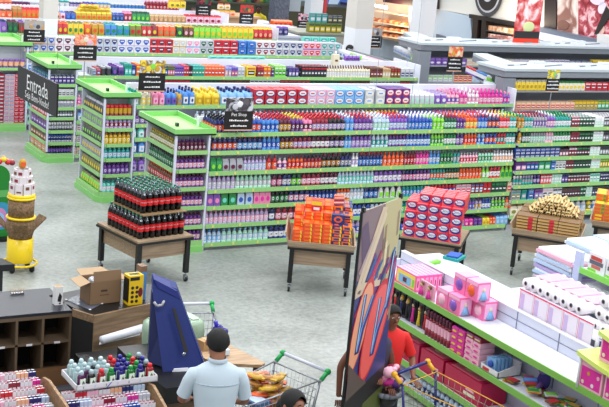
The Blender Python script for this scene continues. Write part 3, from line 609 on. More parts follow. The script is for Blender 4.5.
for j, n in enumerate((15, 13, 11, 8, 5)):
    for i in range(n):
        for q in range(2):
            x = (i-(n-1)/2)*.047+.03
            put(RO, (*on(t4, x, -.05+q*.28+j*.02), TH+.26+.022+j*.037), t4[1]+(rnd()-.5)*.5, 'short tan roll heaped on top of the brown bundles', 'roll', 'tan rolls heaped on the bundles')
mb = MB(); mb.box(-.075,.075,-.1,.1,0,.05,M('gold', .4)); mb.box(-.074,.02,-.102,-.1,.008,.042,M('orange', .4)); mb.box(.03,.07,-.102,-.1,.006,.04,M('olive', .4)); mb.box(-.05,.05,-.08,.08,.05,.051,M('yellow', .4)); YB = mb.build('yellow_pack')
mb = MB(); mb.box(-.075,.075,-.1,.1,0,.05,M('orange', .4)); mb.box(-.05,.05,-.102,-.1,.01,.04,M('yellow', .4)); mb.box(-.05,.05,-.08,.08,.05,.051,M('red', .4)); YO = mb.build('orange_pack')
for c in range(5):
    for rr_ in range(3):
        for k in range([6, 8, 8][rr_]):
            if rr_ and k < 5: continue
            o_ = (c+k//3) % 3 == 0
            put(YO if o_ else YB, (*on(t5, (c-2)*.155-.10, -.3+rr_*.21), TH+k*.052), t5[1], ('orange' if o_ else 'yellow')+' boxed pack in the stack on the rightmost wheeled table', 'pack', ('orange' if o_ else 'yellow')+' packs on the rightmost table')
# ------------------------------------------------------------------ toy island in the foreground
x0 = 7.18
tg = thing('toy_shelving', 'white toy island shelving with green front edges, near right', 'shelving', (x0, 8.3, 0))
ya, yb = -2.6, 2.6
MB().box(.40, .45, ya, yb, 0, 1.30, M((.80,.82,.88), .4)).build('back_panel', tg)
rb = MB()
for y in [ya+.02+i*.62 for i in range(8)]: rb.box(.394, .40, y, y+.008, .1, 1.29, M((.45,.47,.55), .5))
rb.box(.395, .40, ya, yb, 1.20, 1.206, M((.45,.47,.55), .5)); rb.box(.395, .40, ya, yb, 1.29, 1.30, M((.9,.9,.93), .4)); rb.build('panel_seam', tg)
for z in (1.115, .74, .345, .09):
    s_ = MB().box(.015, .394, ya, yb, z-.035, z, M((.86,.87,.92), .4)).build('shelf', tg)
    MB().box(0, .015, ya, yb, z-.05, z+.012, M((.48,.70,.30), .4)).build('price_strip', s_)
MB().box(.02, .9, yb, yb+.03, 0, 1.2, M((.83,.85,.9), .4)).build('end_panel', tg)
MB().box(.45, .92, ya, yb, 1.20, 1.235, M((.8,.82,.88), .4)).build('back_shelf', tg); MB().box(.05, .9, ya, yb, 0, .05, M((.3,.3,.32), .5)).build('plinth', tg)
sh2 = MB().box(.90, .92, ya, yb, .05, 1.2, M((.8,.82,.88), .4)).build('side_panel', tg)
X_ = lambda u, v: PX(u, v, x0)
def toyrow(y_hi, segs, z, where, rows=1, stack=1, off=0):
    """segs: (length, spec) laid from the far end towards the camera"""
    y = y_hi
    for L_, s in segs:
        if s:
            kind, cols, w, h, d = parse(s); n = max(1, round(L_/w)); base = desc_of(kind, cols)+', '+where
            lbl = base; c_ = 0
            while lbl in USED: c_ += 1; lbl = base+[' nearer',' nearest',' end'][c_-1]
            USED.add(lbl)
            for r_ in range(rows):
                for q in range(stack):
                    for k in range(n): place(kind, cols, min(w, L_/n), h, d, (x0+off+.03+d/2+r_*(d+.01), y-(k+.5)*L_/n, z+q*(h+.001)), -PI/2+(rnd()-.5)*.03, lbl, lbl)
        y -= L_
# pink playset boxes with windows
def pink_box(w, d, h, ball, name='toy_box'):
    t = thing(name, '', 'toy box')
    mb = MB(); mb.box(-w/2, w/2, -d/2, d/2, 0, h, M((.93,.45,.66), .35)); mb.box(-w*.47, w*.47, -d/2-.001, -d/2, h*.82, h*.97, M((.97,.72,.84), .4)); mb.box(-w*.45, w*.45, -d*.45, d*.45, h, h+.001, M((.96,.62,.78), .4))
    mb.box(w/2, w/2+.001, -d*.42, d*.42, h*.1, h*.9, M((.95,.70,.85), .4)); mb.build('box', t)
    b = MB(); b.ball((-w*.02, -d/2+.01, h*.45), w*.34, .035, h*.33, M(ball, .15)); b.build('window_ball', t)
    f = MB(); f.ball((w/2, 0, h*.6), .012, d*.12, h*.13, M('cream', .5)); f.lathe([(.055,h*.08),(.02,h*.5)], 8, M('skyblue', .5), .5, 1, w/2, 0); f.build('printed_figure', t); return t
PB = {c: pink_box(.19, .16, .19, c) for c in ('violet', 'orange', 'rose')}
used_pb = set()
def pb(c, y, z, lab, off=.12):
    if c not in used_pb: used_pb.add(c); t = PB[c]; t.location = (x0+off, y, z); t.rotation_euler.z = -PI/2; t['label'] = lab; t['group'] = 'pink toy boxes on the toy shelving'
    else: copy_tree(PB[c], (x0+off, y, z), -PI/2, lab, 'pink toy boxes on the toy shelving')
# windowed comb-like set at the far end
for i in range(6):
    mb = MB(); mb.box(-.19, .19, -.026, .026, 0, .175, M((.95,.40,.66), .35)); mb.box(-.18, .18, -.02, .02, .175, .177, M((.98,.62,.80), .4))
    mb.box(-.17, .17, -.027, -.026, .02, .16, M((.96,.84,.35), .4)); mb.box(-.13, .10, -.028, -.027, .03, .12, M('skyblue', .4)); mb.box(-.05, .02, -.029, -.028, .05, .10, M('wine', .4)); mb.box(.12, .16, -.028, -.027, .04, .12, M('lime', .4))
    mb.box(.19, .191, -.018, .018, .02, .15, M((.99,.66,.82), .4)); mb.box(.191, .192, -.006, .006, .05, .12, M('crimson', .4))
    tag(mb.build('toy_set_box', loc=(x0+.06+i*.055, 10.24, 1.116), rz=-PI/2), 'pink upright playset box in the row at far end of toy shelf', 'toy box', 'row of pink playset boxes')
pb('violet', 9.43, 1.307, 'pink toy box with violet ball, upper far one beside playset row', .20); pb('orange', 9.23, 1.307, 'pink toy box with orange ball, upper near one at stack end', .20)
for i, (c, y, z, o_) in enumerate((('rose', 9.57, 1.116, .11), ('violet', 9.37, 1.116, .11), ('rose', 9.19, 1.116, .28), ('rose', 9.59, 1.116, .29), ('violet', 9.39, 1.116, .29))):
    pb(c, y, z, ['pink toy box with rose ball, front row by playset boxes','pink toy box with violet ball, lower front row','pink toy box with rose ball, lower row under orange one','pink toy box with rose ball, back row by the panel','pink toy box with violet ball, back row by the panel'][i], o_)
# blister packed dolls
def blister(c1, c2):
    t = thing('doll_pack', '', 'toy pack'); MB().box(-.07,.07,.0,.012,0,.16,M(c1, .4)).build('backing_card', t)
    b = MB(); b.ball((0,-.03,.125), .02,.02,.024, M('beige', .5)); b.lathe([(.035,.02),(.02,.06),(.016,.1)], 8, M(c2, .5), 1, .8, 0, -.03); b.ball((0,-.022,.135), .024,.022,.024, M('brown', .6)); b.build('doll', t); return t
BL = blister('rose', 'magenta'); yy = 9.52
for i in range(2):
    l_ = ['pink carded doll lying against the playset boxes, farther one','pink carded doll beside the front toy boxes, nearer one'][i]
    if i == 0: BL.location = (x0+.06, 9.94, 1.116); BL.rotation_euler.z = -PI/2; BL['label'] = l_; BL['group'] = 'carded dolls on the top toy shelf'
    else: copy_tree(BL, (x0+.05, 9.79, 1.116), -PI/2-.1, l_, 'carded dolls on the top toy shelf')
for i, (c1, c2, l_) in enumerate((('pink','white','pink folded cloth lying at far end of the toy shelving'), ('lime','white','lime and white folded cloth at far end of toy shelving'), ('teal','blue','teal blue folded cloth at far end of toy shelving'))):
    mb = MB(); mb.prism([(-.13,-.09),(.11,-.1),(.14,.07),(-.1,.1)], 0, .03, M(c1, .8)); mb.prism([(-.09,-.07),(.1,-.06),(.08,.07),(-.1,.06)], .03, .05, M(c2, .8)); tag(mb.build('folded_cloth', loc=(x0+.16+i*.4, 10.55+i*.06, 1.116 if i == 0 else 1.237), rz=.3*i), l_, 'cloth')
# second shelf: dark dolls, pink tubes, stacked purple packs, white box with blue toys, sachets
def doll(c1, c2, card):
    t = thing('boxed_doll', '', 'doll'); w = .085
    b = MB(); b.box(-w/2, w/2, .0, .05, 0, .27, M(card, .4)); b.build('box_back', t)
    d = MB(); d.lathe([(.028,.03),(.018,.1),(.014,.15),(.02,.18)], 8, M(c1, .5), 1, .7, 0, -.02); d.ball((0,-.02,.205), .018,.018,.022, M('beige', .5)); d.build('doll_body', t)
    MB().ball((0,-.01,.215), .025,.02,.03, M(c2, .6)).build('hair', t)
    return t
dl = [('black','gold','charcoal'),('magenta','black','black'),('yellow','brown','charcoal'),('red','black','charcoal'),('navy','gold','black')]
proto = {}
for i in range(9):
    k = dl[i % 5]; y = 10.80-i*.115
    lab = 'boxed doll in %s dress with %s hair, second toy shelf, %s' % (k[0], k[1], 'nearer' if i > 4 else 'farther')
    if k not in proto: proto[k] = doll(*k); t = proto[k]; t.location = (x0+.1, y, .741); t.rotation_euler.z = -PI/2; t['label'] = lab; t['group'] = 'boxed dolls on the second toy shelf'
    else: copy_tree(proto[k], (x0+.1, y, .741), -PI/2, lab, 'boxed dolls on the second toy shelf')
toyrow(9.82, [(.44, 't:crimson/rose/wine:.052,.27,.06')], .741, 'second shelf of toy island', rows=2, off=.0)
toyrow(9.35, [(.22, 'w:magenta/yellow/purple:.12,.065,.18'), (.02, None), (.24, 'w:rose/magenta/purple:.12,.058,.18')], .741, 'second shelf of toy island', stack=4)
toyrow(9.11, [(.24, 'x:crimson/gold/violet:.12,.05,.2')], .741+.236, 'on the rose stack, toy island')
# white tray box with blue figures
wt = thing('display_carton', 'white open display carton holding blue toy packs, second toy shelf', 'carton', (x0+.17, 8.70, .741), -PI/2)
mb = MB(); mb.box(-.14,.14,-.14,.14,0,.01,M('white', .5)); mb.box(-.14,.14,-.14,-.13,0,.06,M('white', .5)); mb.box(-.14,.14,.13,.14,0,.13,M('white', .5))
for s in (-1,1): mb.slab([(s*.14,-.14,0),(s*.14,.14,0),(s*.14,.14,.13),(s*.14,-.14,.06)], (-s*.008,0,0), M('white', .5))
mb.box(-.1,.0,-.142,-.14,.015,.045,M('red', .5)); mb.build('tray', wt)
for i in range(5):
    mb = MB(); mb.box(-.055,.055,0,.02,0,.13,M('skyblue', .3)); mb.ball((0,-.01,.07), .035,.02,.04,M('blue', .3)); tag(mb.build('blue_toy_pack', loc=(x0+.07+i*.045, 8.73, .755), rz=-PI/2+.2), 'blue toy pack standing inside the white display carton', 'toy pack', 'blue toys in the white carton')
SC = {}
for i in range(26):
    y = 8.48-i*.045-rnd()*.02; c = [('gold','red','green'),('brown','gold','red'),('green','gold','red'),('silver','red','lime')][i % 4] if i < 14 else [('green','brown','gold'),('silver','green','red'),('forest','lime','gold')][i % 3]
    place('w', c, .12, .02, .09, (x0+.08+.22*rnd(), y, .745+(i % 3)*.021), -PI/2+rnd()*2, '%s sweet sachet scattered on the second toy shelf, %s end' % (c[0], 'white carton' if i < 14 else 'near'), '%s sachets, %s' % (c[0], i < 14))
bd = thing('soft_doll', 'blue and violet soft doll slumped behind the sachets', 'soft toy', (x0+.3, 8.22, .741))
mb = MB(); mb.ball((0,0,.09), .06,.07,.09, M((.25,.2,.5), .8)); mb.bar((0,0,.08), (-.1,.16,.04), .03, M((.35,.55,.85), .8)); mb.bar((0,0,.08), (-.12,-.05,.03), .03, M((.4,.25,.5), .8)); mb.build('body', bd); MB().ball((-.02,.0,.2), .05,.05,.055, M((.45,.4,.7), .8)).build('head', bd)
# third shelf: large magenta cartons
for i, (y, w) in enumerate(((10.72,.42),(10.28,.42),(9.84,.42),(9.40,.62))):
    t = thing('large_toy_carton', '%s big crimson toy carton on the third toy shelf' % ['farthest','second farthest','second nearest','nearest'][i], 'carton', (x0+.2, y-w/2, .346), -PI/2, 'crimson cartons on the third toy shelf')
    mb = MB(); mb.box(-w/2+.01, w/2-.01, -.16, .16, 0, .24, M((.70,.07,.26), .4)); mb.build('carton', t)
    mb = MB(); mb.box(-w*.4, w*.35, -.13, .1, .24, .242, M((.85,.45,.50), .5)); mb.ball((-.05, -.02, .24), .08,.06,.008, M('beige', .5)); mb.build('printed_lid', t)
    mb = MB(); mb.box(w*.05, w*.35, -.162, -.16, .05, .08, M('cream', .5)); mb.box(w*.1, w*.3, -.162, -.16, .10, .12, M('rose', .5)); mb.build('printed_front', t)
toyrow(10.0, [(2.4, 'b:paleblue/navy/violet:.08,.2')], .091, 'bottom shelf of toy island', rows=2)
# taller near section with pink boxes
ts = thing('tall_toy_bay', 'taller bay with curved yellow green shelf at bottom right corner', 'shelving', (x0, 6.79, 0))
def curved_edge(z, ys=.72):
    pts = [(-.02-.10*math.sin(PI*i/10), ys-(ys+.58)*i/10) for i in range(11)]
    return MB().prism([(.38,ys)]+pts+[(.38,-.58)], z-.03, z+.01, M((.80,.88,.42), .4))
curved_edge(1.42).build('shelf', ts); curved_edge(1.68, .5).build('shelf', ts); MB().box(.37,.40,-.6,.72,1.1,1.95,M((.82,.84,.9), .4)).build('back_panel', ts); MB().bar((.0,.68,1.1),(.0,.68,1.42),.012,M('white', .3)).build('post', ts)
for i in range(3):
    for j, (z, c) in enumerate(((1.116,'magenta'),(1.432,'rose'))):
        t = thing('pink_gift_box', '', 'box', (x0+.16, 7.33-i*.31-j*.2, z), -PI/2, 'pink gift boxes in the corner bay'); t['label'] = '%s pink gift box on the %s shelf of corner bay' % (['farthest','middle','nearest'][i], ['lower','upper'][j])
        mb = MB(); mb.box(-.14,.14,-.15,.15,0,.24,M('rose', .4)); mb.box(-.12,.12,-.152,-.15,.03,.2,M('magenta', .4)); mb.box(-.142,-.14,-.13,.13,.03,.2,M('peach', .4)); mb.build('box', t)
        mb = MB()
        for q in range(4): mb.disc((-.09+q*.06,-.153,.06+.09*(q%2)), .018,.018,M(['cream','gold','white','rose'][q], .4)); 
        mb.box(-.06,.06,-.1,.1,.24,.242,M('crimson', .4)); mb.build('pattern', t)
# ------------------------------------------------------------------ toilet paper and folded packs behind the toy island
def tissue_pack():
    t = thing('tissue_pack', '', 'toilet paper', (0,0,0))
    mb = MB(); mb.box(-.103,.103,-.06,.06,0,.26,M((.93,.90,.94), .35)); mb.box(-.103,.103,-.062,-.06,.0,.045,M((.88,.25,.42), .4)); mb.box(-.103,.103,-.062,-.06,.245,.26,M((.9,.3,.45), .4)); mb.box(-.075,-.02,-.062,-.06,.07,.22,M((.80,.72,.88), .4))
    mb.box(-.088,-.083,-.062,-.06,.05,.24,M((.9,.35,.5), .4)); mb.build('wrapping', t)
    return t
TP = tissue_pack()
for i in range(5):
    lab = 'pink and white toilet paper pack standing upright, %s from the far end' % ['first','second','third','fourth','fifth','sixth','seventh'][i]
    loc = (x0+.53, 8.82-i*.213, 1.236)
    if i == 0: TP.location = loc; TP.rotation_euler.z = -PI/2; TP['label'] = lab; TP['group'] = 'upright toilet paper packs'
    else: copy_tree(TP, loc, -PI/2, lab, 'upright toilet paper packs')
def roll_pack():
    t = thing('roll_pack', '', 'toilet paper', (0,0,0)); w = .055
    for x in (-w, w):
        r_ = MB(); r_.bar((x,-.24,w), (x,.24,w), w*.97, M((.93,.92,.94), .8), 18); r_.disc((x,-.2402,w), w*.42,w*.42,M((.55,.52,.56), .8)); r_.disc((x,-.2415,w), w*.28,w*.28,M((.12,.11,.13), .8)); r_.build('roll', t)
    MB().box(-w*1.9, w*1.9, -.1, .2, w*1.98, w*2.02, M((.93,.62,.75), .4)).build('printed_film', t)
    return t
RP = roll_pack(); fst = True
for i in range(9):
    for j in range(3):
        if j and i < 4: continue
        if i > 7: continue
        lab = 'toilet roll pack lying end on above the upright packs, %s, %s layer' % (['first','second','third','fourth','fifth','sixth','seventh','eighth','ninth'][i], ['lower','middle','upper'][j])
        lab = '%s toilet roll pack from far end, %s layer above upright packs' % (['first','second','third','fourth','fifth','sixth','seventh','eighth','ninth'][i], ['lower','middle','upper'][j])
        loc = (x0+.73+j*.03, 8.82-i*.222-(.12 if i > 3 else 0), (1.50 if i < 4 else 1.42)+j*.112)
        if fst: fst = False; RP.location = loc; RP.rotation_euler.z = -PI/2; RP['label'] = lab; RP['group'] = 'toilet roll packs lying end on'
        else: copy_tree(RP, loc, -PI/2, lab, 'toilet roll packs lying end on')
kt = thing('kitchen_roll_pack', 'white kitchen roll pack with dark print standing by the rail', 'kitchen roll', (x0+.49, 7.02+.22, 1.305), -PI/2)
mb = MB(); mb.lathe([(.05,0),(.055,.01),(.055,.2),(.045,.21)], 16, M((.93,.93,.95), .6), cx=-.055); mb.lathe([(.05,0),(.055,.01),(.055,.2),(.045,.21)], 16, M((.93,.93,.95), .6), cx=.055); mb.build('rolls', kt)
mb = MB(); mb.box(-.08,-.03,-.058,-.056,.05,.12,M('charcoal', .5)); mb.box(.03,.08,-.058,-.056,.06,.14,M('navy', .5)); mb.box(.02,.09,-.058,-.056,.155,.165,M('grey', .5)); mb.build('print', kt)
kt.location = (x0+.52, 7.78, 1.236)
# raised bay further right: folded packs, white post, green shelf with logo packs
bx = 8.45
rbay = thing('tall_paper_bay', 'tall white paper goods bay with green shelf edges at right border', 'shelving', (bx, 9.0, 0))
MB().box(0, .05, .0, .09, 0, 1.78, M((.74,.78,.90), .4)).build('post', rbay); MB().box(.0, .9, -2.0, .0, 0, .08, M((.4,.4,.45), .5)).build('plinth', rbay); MB().box(.42, .47, -2.0, .09, .08, 1.95, WHITEM).build('back_panel', rbay)
for z in (1.62, 1.28, .94):
    s_ = MB().box(.02, .42, -2.0, .0, z-.03, z, WHITEM).build('shelf', rbay); MB().box(0, .02, -2.0, .0, z-.05, z+.01, M((.52,.84,.32), .4)).build('price_strip', s_)
MB().box(0, 1.3, .09, 1.0, .0, 1.08, M((.8,.82,.88), .4)).build('lower_cabinet', rbay)
def logo_pack():
    t = thing('paper_towel_pack', '', 'paper pack'); MB().box(-.12,.12,-.15,.15,0,.19,M((.88,.89,.90), .5)).build('wrapping', t)
    mb = MB(); mb.box(-.09,.07,-.153,-.15,.12,.16,M((.72,.25,.2), .5)); mb.box(-.1,.09,-.154,-.15,.075,.115,M((.35,.37,.42), .5)); mb.box(-.07,.06,-.153,-.15,.035,.07,M((.75,.4,.35), .5)); mb.box(-.12,-.0,-.152,-.15,0,.025,M('lime', .5)); mb.build('printed_mark', t); return t
LP = logo_pack()
for z, nm in ((1.621,'upper'),(1.281,'middle')):
    for i in range(4):
        lab = '%s white paper pack with red and grey mark, %s shelf of right bay' % (['first','second','third','fourth'][i], nm)
        if z > 1.5 and i == 0: LP.location = (bx+.2, 8.82, z); LP.rotation_euler.z = -PI/2; LP['label'] = lab; LP['group'] = 'marked paper packs in the right bay'
        else: copy_tree(LP, (bx+.2, 8.82-i*.26, z), -PI/2, lab, 'marked paper packs in the right bay')
FC = ['white','paleblue','lilac','white','silver','paleblue','lilac','paleblue','white','rose','white']
for s_, (px_, py_) in enumerate(((bx+.21, 9.42), (bx+.63, 9.45), (bx+1.05, 9.5))):
    for k in range(10 if s_ < 1 else 11):
        c = FC[(k+s_) % 11]; mb = MB(); w, d, h = .20, .30, .056
        mb.box(-w, w, -d, d, 0, h*.5, M(c, .5)); mb.prism([(-w+.01,-d+.02),(w-.02,-d+.01),(w-.01,d-.02),(-w+.02,d-.01)], h*.5, h*.97, M('white' if k % 2 else c, .5)); mb.box(-w-.004, -w+.02, -d*.9, d*.9, h*.15, h*.75, M(c if c != 'white' else 'paleblue', .5))
        lab = '%s folded pad pack, %s in the %s pile by the white post' % (nice(c), ['lowest','second','third','fourth','fifth','sixth','seventh','eighth','ninth','tenth','topmost'][k], ['left','middle','right'][s_])
        tag(mb.build('folded_pack', loc=(px_+(rnd()-.5)*.03, py_+(rnd()-.5)*.03, 1.081+k*h), rz=(rnd()-.5)*.1), lab, 'folded pack', 'folded pad packs in piles')
# ------------------------------------------------------------------ checkout desks
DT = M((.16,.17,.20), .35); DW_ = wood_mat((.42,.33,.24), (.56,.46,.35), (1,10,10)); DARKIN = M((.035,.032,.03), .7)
cd = thing('checkout_desk', 'long checkout desk with dark top and two rows of wooden cubbyholes', 'desk', (2.2, 11.1, 0))
MB().box(0, 1.67, 0, .72, .83, .86, DT).build('desk_top', cd)
fr = MB(); W3_ = M((.40,.33,.26), .5)
fr.box(0, 1.67, .0, .03, .795, .83, W3_)
for x in (.0, .29, .57, .84, 1.11, 1.37, 1.65): fr.box(x-.0, x+.025, .0, .38, .18, .795, W3_)
fr.box(0, 1.65, .0, .38, .53, .55, W3_); fr.box(0, 1.65, .0, .38, .16, .18, W3_); fr.build('cubbyholes', cd)
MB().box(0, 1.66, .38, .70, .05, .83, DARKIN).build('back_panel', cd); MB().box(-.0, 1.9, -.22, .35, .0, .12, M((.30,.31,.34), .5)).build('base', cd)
for i, (x, z) in enumerate(((.95,.55),(1.22,.55),(1.5,.55),(.4,.55))): MB().box(x, x+.06, -.002, 0, z-.022, z+.0, M('white', .5)).build('paper_tag', cd)
bx_ = thing('flat_carton', 'long brown flat carton lying in the lower cubbyholes', 'carton', (3.15, 11.04, .12)); MB().box(0, .85, -.04, .04, 0, .17, M((.42,.29,.18), .6)).build('box', bx_)
mb = MB(); mb.box(.15,.25,-.042,-.04,.10,.14,M('paleblue', .5)); mb.box(.34,.46,-.042,-.04,.05,.09,M('silver', .5)); mb.box(.11,.118,-.042,-.04,.0,.17,M('white', .5)); mb.build('sticker', bx_)
cd2 = thing('checkout_desk', 'wooden checkout desk under the open carton and yellow tool box', 'desk', (4.0, 10.87, 0), math.radians(17))
MB().box(.0, 1.1, .0, .75, .83, .86, M((.05,.05,.06), .35)).build('desk_top', cd2); MB().box(.0, 1.1, -.03, -.0, .15, .875, DW_).build('front_panel', cd2); MB().box(.03, 1.05, .02, .72, .0, .83, DARKIN).build('body', cd2)
MB().slab([(-.06,.25,.15),(-.0,-.02,.15),(-.0,-.02,.80),(-.06,.25,.80)], (.02,.02,0), DARKIN).build('corner_niche', cd2); MB().slab([(-.06,.25,.80),(-.0,-.02,.80),(-.0,-.02,.875),(-.06,.25,.875)], (.02,.02,0), DW_).build('corner_trim', cd2)
lc = thing('low_counter', 'low black counter behind the tray of gel bottles', 'counter', (3.75, 10.0, 0)); MB().box(0, .78, -.2, .62, .55, .60, M((.05,.05,.055), .4)).build('counter_top', lc); MB().box(.03, .75, -.15, .58, 0, .55, DARKIN).build('body', lc)
# paper rolls of wide white paper
pr_ = MB(); pr_.bar(PZ(102,340,.66), PZ(142,328,.66), .04, M((.86,.87,.9), .5), 18); pr_.slab([PZ(99,345,.605),PZ(140,335,.605),PZ(142,327,.62),PZ(102,335,.62)], (0,0,.004), M((.9,.9,.92), .5)); tag(pr_.build('paper_roll'), 'wide white paper roll lying on the low black counter', 'paper roll')
# open carton
oc = thing('open_carton', 'open brown cardboard carton with flaps out on dark desk', 'carton', (*PZ(100, 300, .862).xy, .862), .08)
CB = M((.52,.41,.30), .65); CBl = M((.66,.55,.42), .65)
mb = MB(); w, d, h = .17, .12, .24
mb.box(-w, w, -d, -d+.006, 0, h, CB); mb.box(-w, w, d-.006, d, 0, h, CB); mb.box(-w, -w+.006, -d, d, 0, h, CB); mb.box(w-.006, w, -d, d, 0, h, CB); mb.box(-w, w, -d, d, 0, .006, CB); mb.box(-.05,.02,-d-.001,-d,.13,.15,M((.25,.19,.14), .6)); mb.box(-.06,.04,-d-.001,-d,.09,.10,M((.35,.27,.2), .6)); mb.build('box', oc)
MB().slab([(-w,-d,h),(-w,d,h),(-w-.12,d-.02,h-.02),(-w-.12,-d-.02,h-.03)], (0,0,.005), CBl).build('flap', oc); MB().slab([(w,-d,h),(w,d,h),(w+.11,d,h-.02),(w+.11,-d,h-.03)], (0,0,.005), CBl).build('flap', oc)
MB().slab([(-w,d,h),(w,d,h),(w-.06,d+.12,h+.03),(-w,d+.12,h+.03)], (0,0,.005), CBl).build('flap', oc); MB().slab([(-w+.04,-d,h),(w,-d,h),(w,-d+.02,h+.10),(-w+.04,-d+.02,h+.10)], (0,.005,0), CB).build('flap', oc)
mb = MB(); mb.ball((-.08,.0,.21), .06,.06,.05, M((.75,.76,.8), .25, .5)); tag(mb.build('metal_bowl', loc=oc.location), 'shiny metal item poking out of the open carton', 'bowl')
# yellow tool box
yb_ = thing('tool_box', 'tall yellow box with round black pictures beside the open carton', 'box', (*PZ(133, 303, .862).xy, .862), .1)
mb = MB(); mb.box(-.085,.075,-.06,.06,0,.31,M((.90,.74,.10), .4)); mb.box(-.0855,-.085,-.06,.06,.03,.28,M((.1,.1,.1), .4)); mb.box(.075,.0755,-.06,.06,0,.31,M((.3,.5,.7), .4)); mb.box(-.06,.05,-.03,.03,.31,.312,M('black', .4)); mb.build('box', yb_)
mb = MB(); 
for i in range(4):
    for x in (-.055, -.005): mb.disc((x+.01,-.06,.04+i*.048), .017,.017,M('black', .4), 12, th=.002)
mb.disc((.045,-.06,.13), .026,.05,M((.45,.1,.12), .4), th=.002); mb.box(-.075,.03,-.062,-.06,.26,.295,M('black', .4)); mb.build('printed_pictures', yb_)
bb = thing('blue_box', 'slim blue and brown box standing behind yellow tool box', 'box', (*PZ(141, 300, .862).xy, .862), .1); mb = MB(); mb.box(-.02,.05,.0,.1,0,.30,M((.32,.52,.72), .4)); mb.box(-.02,.05,.0,.1,.30,.36,M((.5,.38,.28), .5)); mb.build('box', bb)
# small white box
sw = thing('small_white_box', 'small open white box with black print on desk', 'box', (*PZ(57.5, 304, .862).xy, .862), .05)
mb = MB(); mb.box(-.04,.04,-.035,.035,0,.19,M((.9,.9,.9), .5)); mb.build('box', sw); mb = MB(); mb.slab([(-.015,-.035,.04),(.02,-.035,.03),(.03,-.035,.09),(.005,-.035,.13),(-.01,-.035,.08)], (0,-.002,0), M('black', .5)); mb.box(.0,.02,-.037,-.035,.01,.025,M('black', .5)); mb.build('print', sw); MB().box(-.036,.036,-.03,.03,.19,.192,M('tan', .6)).build('open_top', sw)
# small clutter
c0 = PZ(17, 294, .862); mb = MB(); mb.box(-.06,.07,-.02,.02,0,.015,CHR)
for q in range(6): mb.bar((-.06+q*.024,0,.01), (-.07+q*.028,.0,.05), .004, M('tan', .5))
tag(mb.build('wire_clip_rack', loc=c0), 'small wire rack of clips lying on dark desk', 'rack')
c0 = PZ(84, 303, .863); c0.z = .863; c1_ = [PZ(66,300,.863), PZ(90,310,.863), PZ(102,304,.863), PZ(84,293,.863)]
mb = MB(); mb.slab([(p.x, p.y, .861) for p in c1_], (0,0,.003), M((.33,.35,.40), .15)); 
for p in c1_: mb.ball((p.x, p.y, .868), .014,.014,.006, M('white', .4))
tag(mb.build('plastic_sheet'), 'grey plastic sheet with white corner dots on the desk', 'sheet')
cl = MB(); p = PZ(1, 382, .125); cl.ball((p.x,p.y,.17), .12,.08,.05, M((.55,.70,.82), .8), 12, 8); cl.prism([(p.x-.12,p.y-.06),(p.x+.06,p.y-.05),(p.x+.05,p.y+.05),(p.x-.1,p.y+.07)], .12, .16, M((.58,.73,.84), .8)); tag(cl.build('folded_cloth'), 'pale blue cloth crumpled at left edge on the desk base', 'cloth')
# ------------------------------------------------------------------ candy rack, tray and gel bottles
rk = thing('impulse_rack', 'curved wooden impulse rack full of red and white packets', 'rack', (3.25, 8.75, 0))
WD = wood_mat((.50,.38,.24), (.66,.52,.36))
MB().box(-.82, .62, -.5, .30, 0, .58, WD).box(-.82, -.17, .30, .82, 0, .66, WD).build('body', rk)
for x, yb_2 in ((-.19, .80), (.60, .45)):
    MB().slab([(x,yb_2,.80),(x,yb_2-.1,.90),(x,yb_2-.25,.93),(x,.1,.90),(x,-.25,.80),(x,-.5,.70),(x,-.5,.4),(x,yb_2,.4)], (.025,0,0), WD).build('side_rib', rk)
cc = ['white','red','rose','white','peach','navy','paleblue','white','crimson','white','magenta','silver','red','white']
PKT = {}
for part_, xa, xb, n0 in (('left', -.80, -.20, 10), ('right', -.15, .59, 6)):
    for k in range(n0):
        yk = (.86 if part_ == 'left' else .36)-k*.125; zk = (.80 if part_ == 'left' else .79)-k*(.024 if part_ == 'left' else .03)
        MB().box(xa, xb, yk-.105, yk, zk-.03, zk, WHITEM).build('tier', rk)
        MB().box(xa, xb, yk-.115, yk-.105, zk-.03, zk+.04, M((.90,.90,.93), .4)).build('tier_lip', rk)
        x = xa+.02; n = 0
        while x < xb-.01:
            c = cc[(n//3+k*5) % 14]
            if part_ == 'right' and k > 1: c = 'red' if x < -.02 else ('rose' if x < .12 else ('magenta' if x < .28 else ('blue' if x < .42 else 'white')))
            if c not in PKT:
                mb = MB(); mb.box(-.0155,.0155,-.008,.008,0,.12,M(c, .35)); mb.box(-.012,.012,-.009,-.008,.03,.08,M('white' if c != 'white' else 'rose', .35)); mb.box(-.012,.012,-.006,.006,.12,.123,M('white' if c != 'white' else 'crimson', .4)); PKT[c] = mb.build('sweet_packet').data
            lab = '%s sweet packet in tier %s of the %s rack half' % (nice(c), ['one from back','two','three','four','five','six','seven','eight','nine','ten'][k], part_)
            for q in range(2):
                DEFER.append(('sweet_packet', PKT[c], Vector((3.25+x, 8.75+yk-.028-q*.045, zk+.001)), (rnd()-.5)*.35, lab, lab, 1.0+k+q*.5))
            x += .034; n += 1
for o_ in [o for o in COL.objects if o.name.startswith('sweet_packet')]: bpy.data.objects.remove(o_)
ty = thing('white_tray', 'white cardboard tray carrying rows of colourful gel bottles', 'tray', (3.565, 9.19, .93), .02)
mb = MB(); mb.box(-.36,.36,-.17,.20,0,.01,M('white', .5)); mb.box(-.36,.36,-.17,-.162,0,.05,M('white', .5)); mb.box(-.36,.36,.192,.2,0,.05,M('white', .5)); mb.box(-.36,-.352,-.17,.2,0,.05,M('white', .5)); mb.box(.352,.36,-.17,.2,0,.05,M('white', .5)); mb.build('tray', ty)
mb = MB()
for q in range(6): mb.disc((-.3+q*.1,-.17,.025), .006,.012,M(['grey','paleblue'][q%2], .5), th=.001)
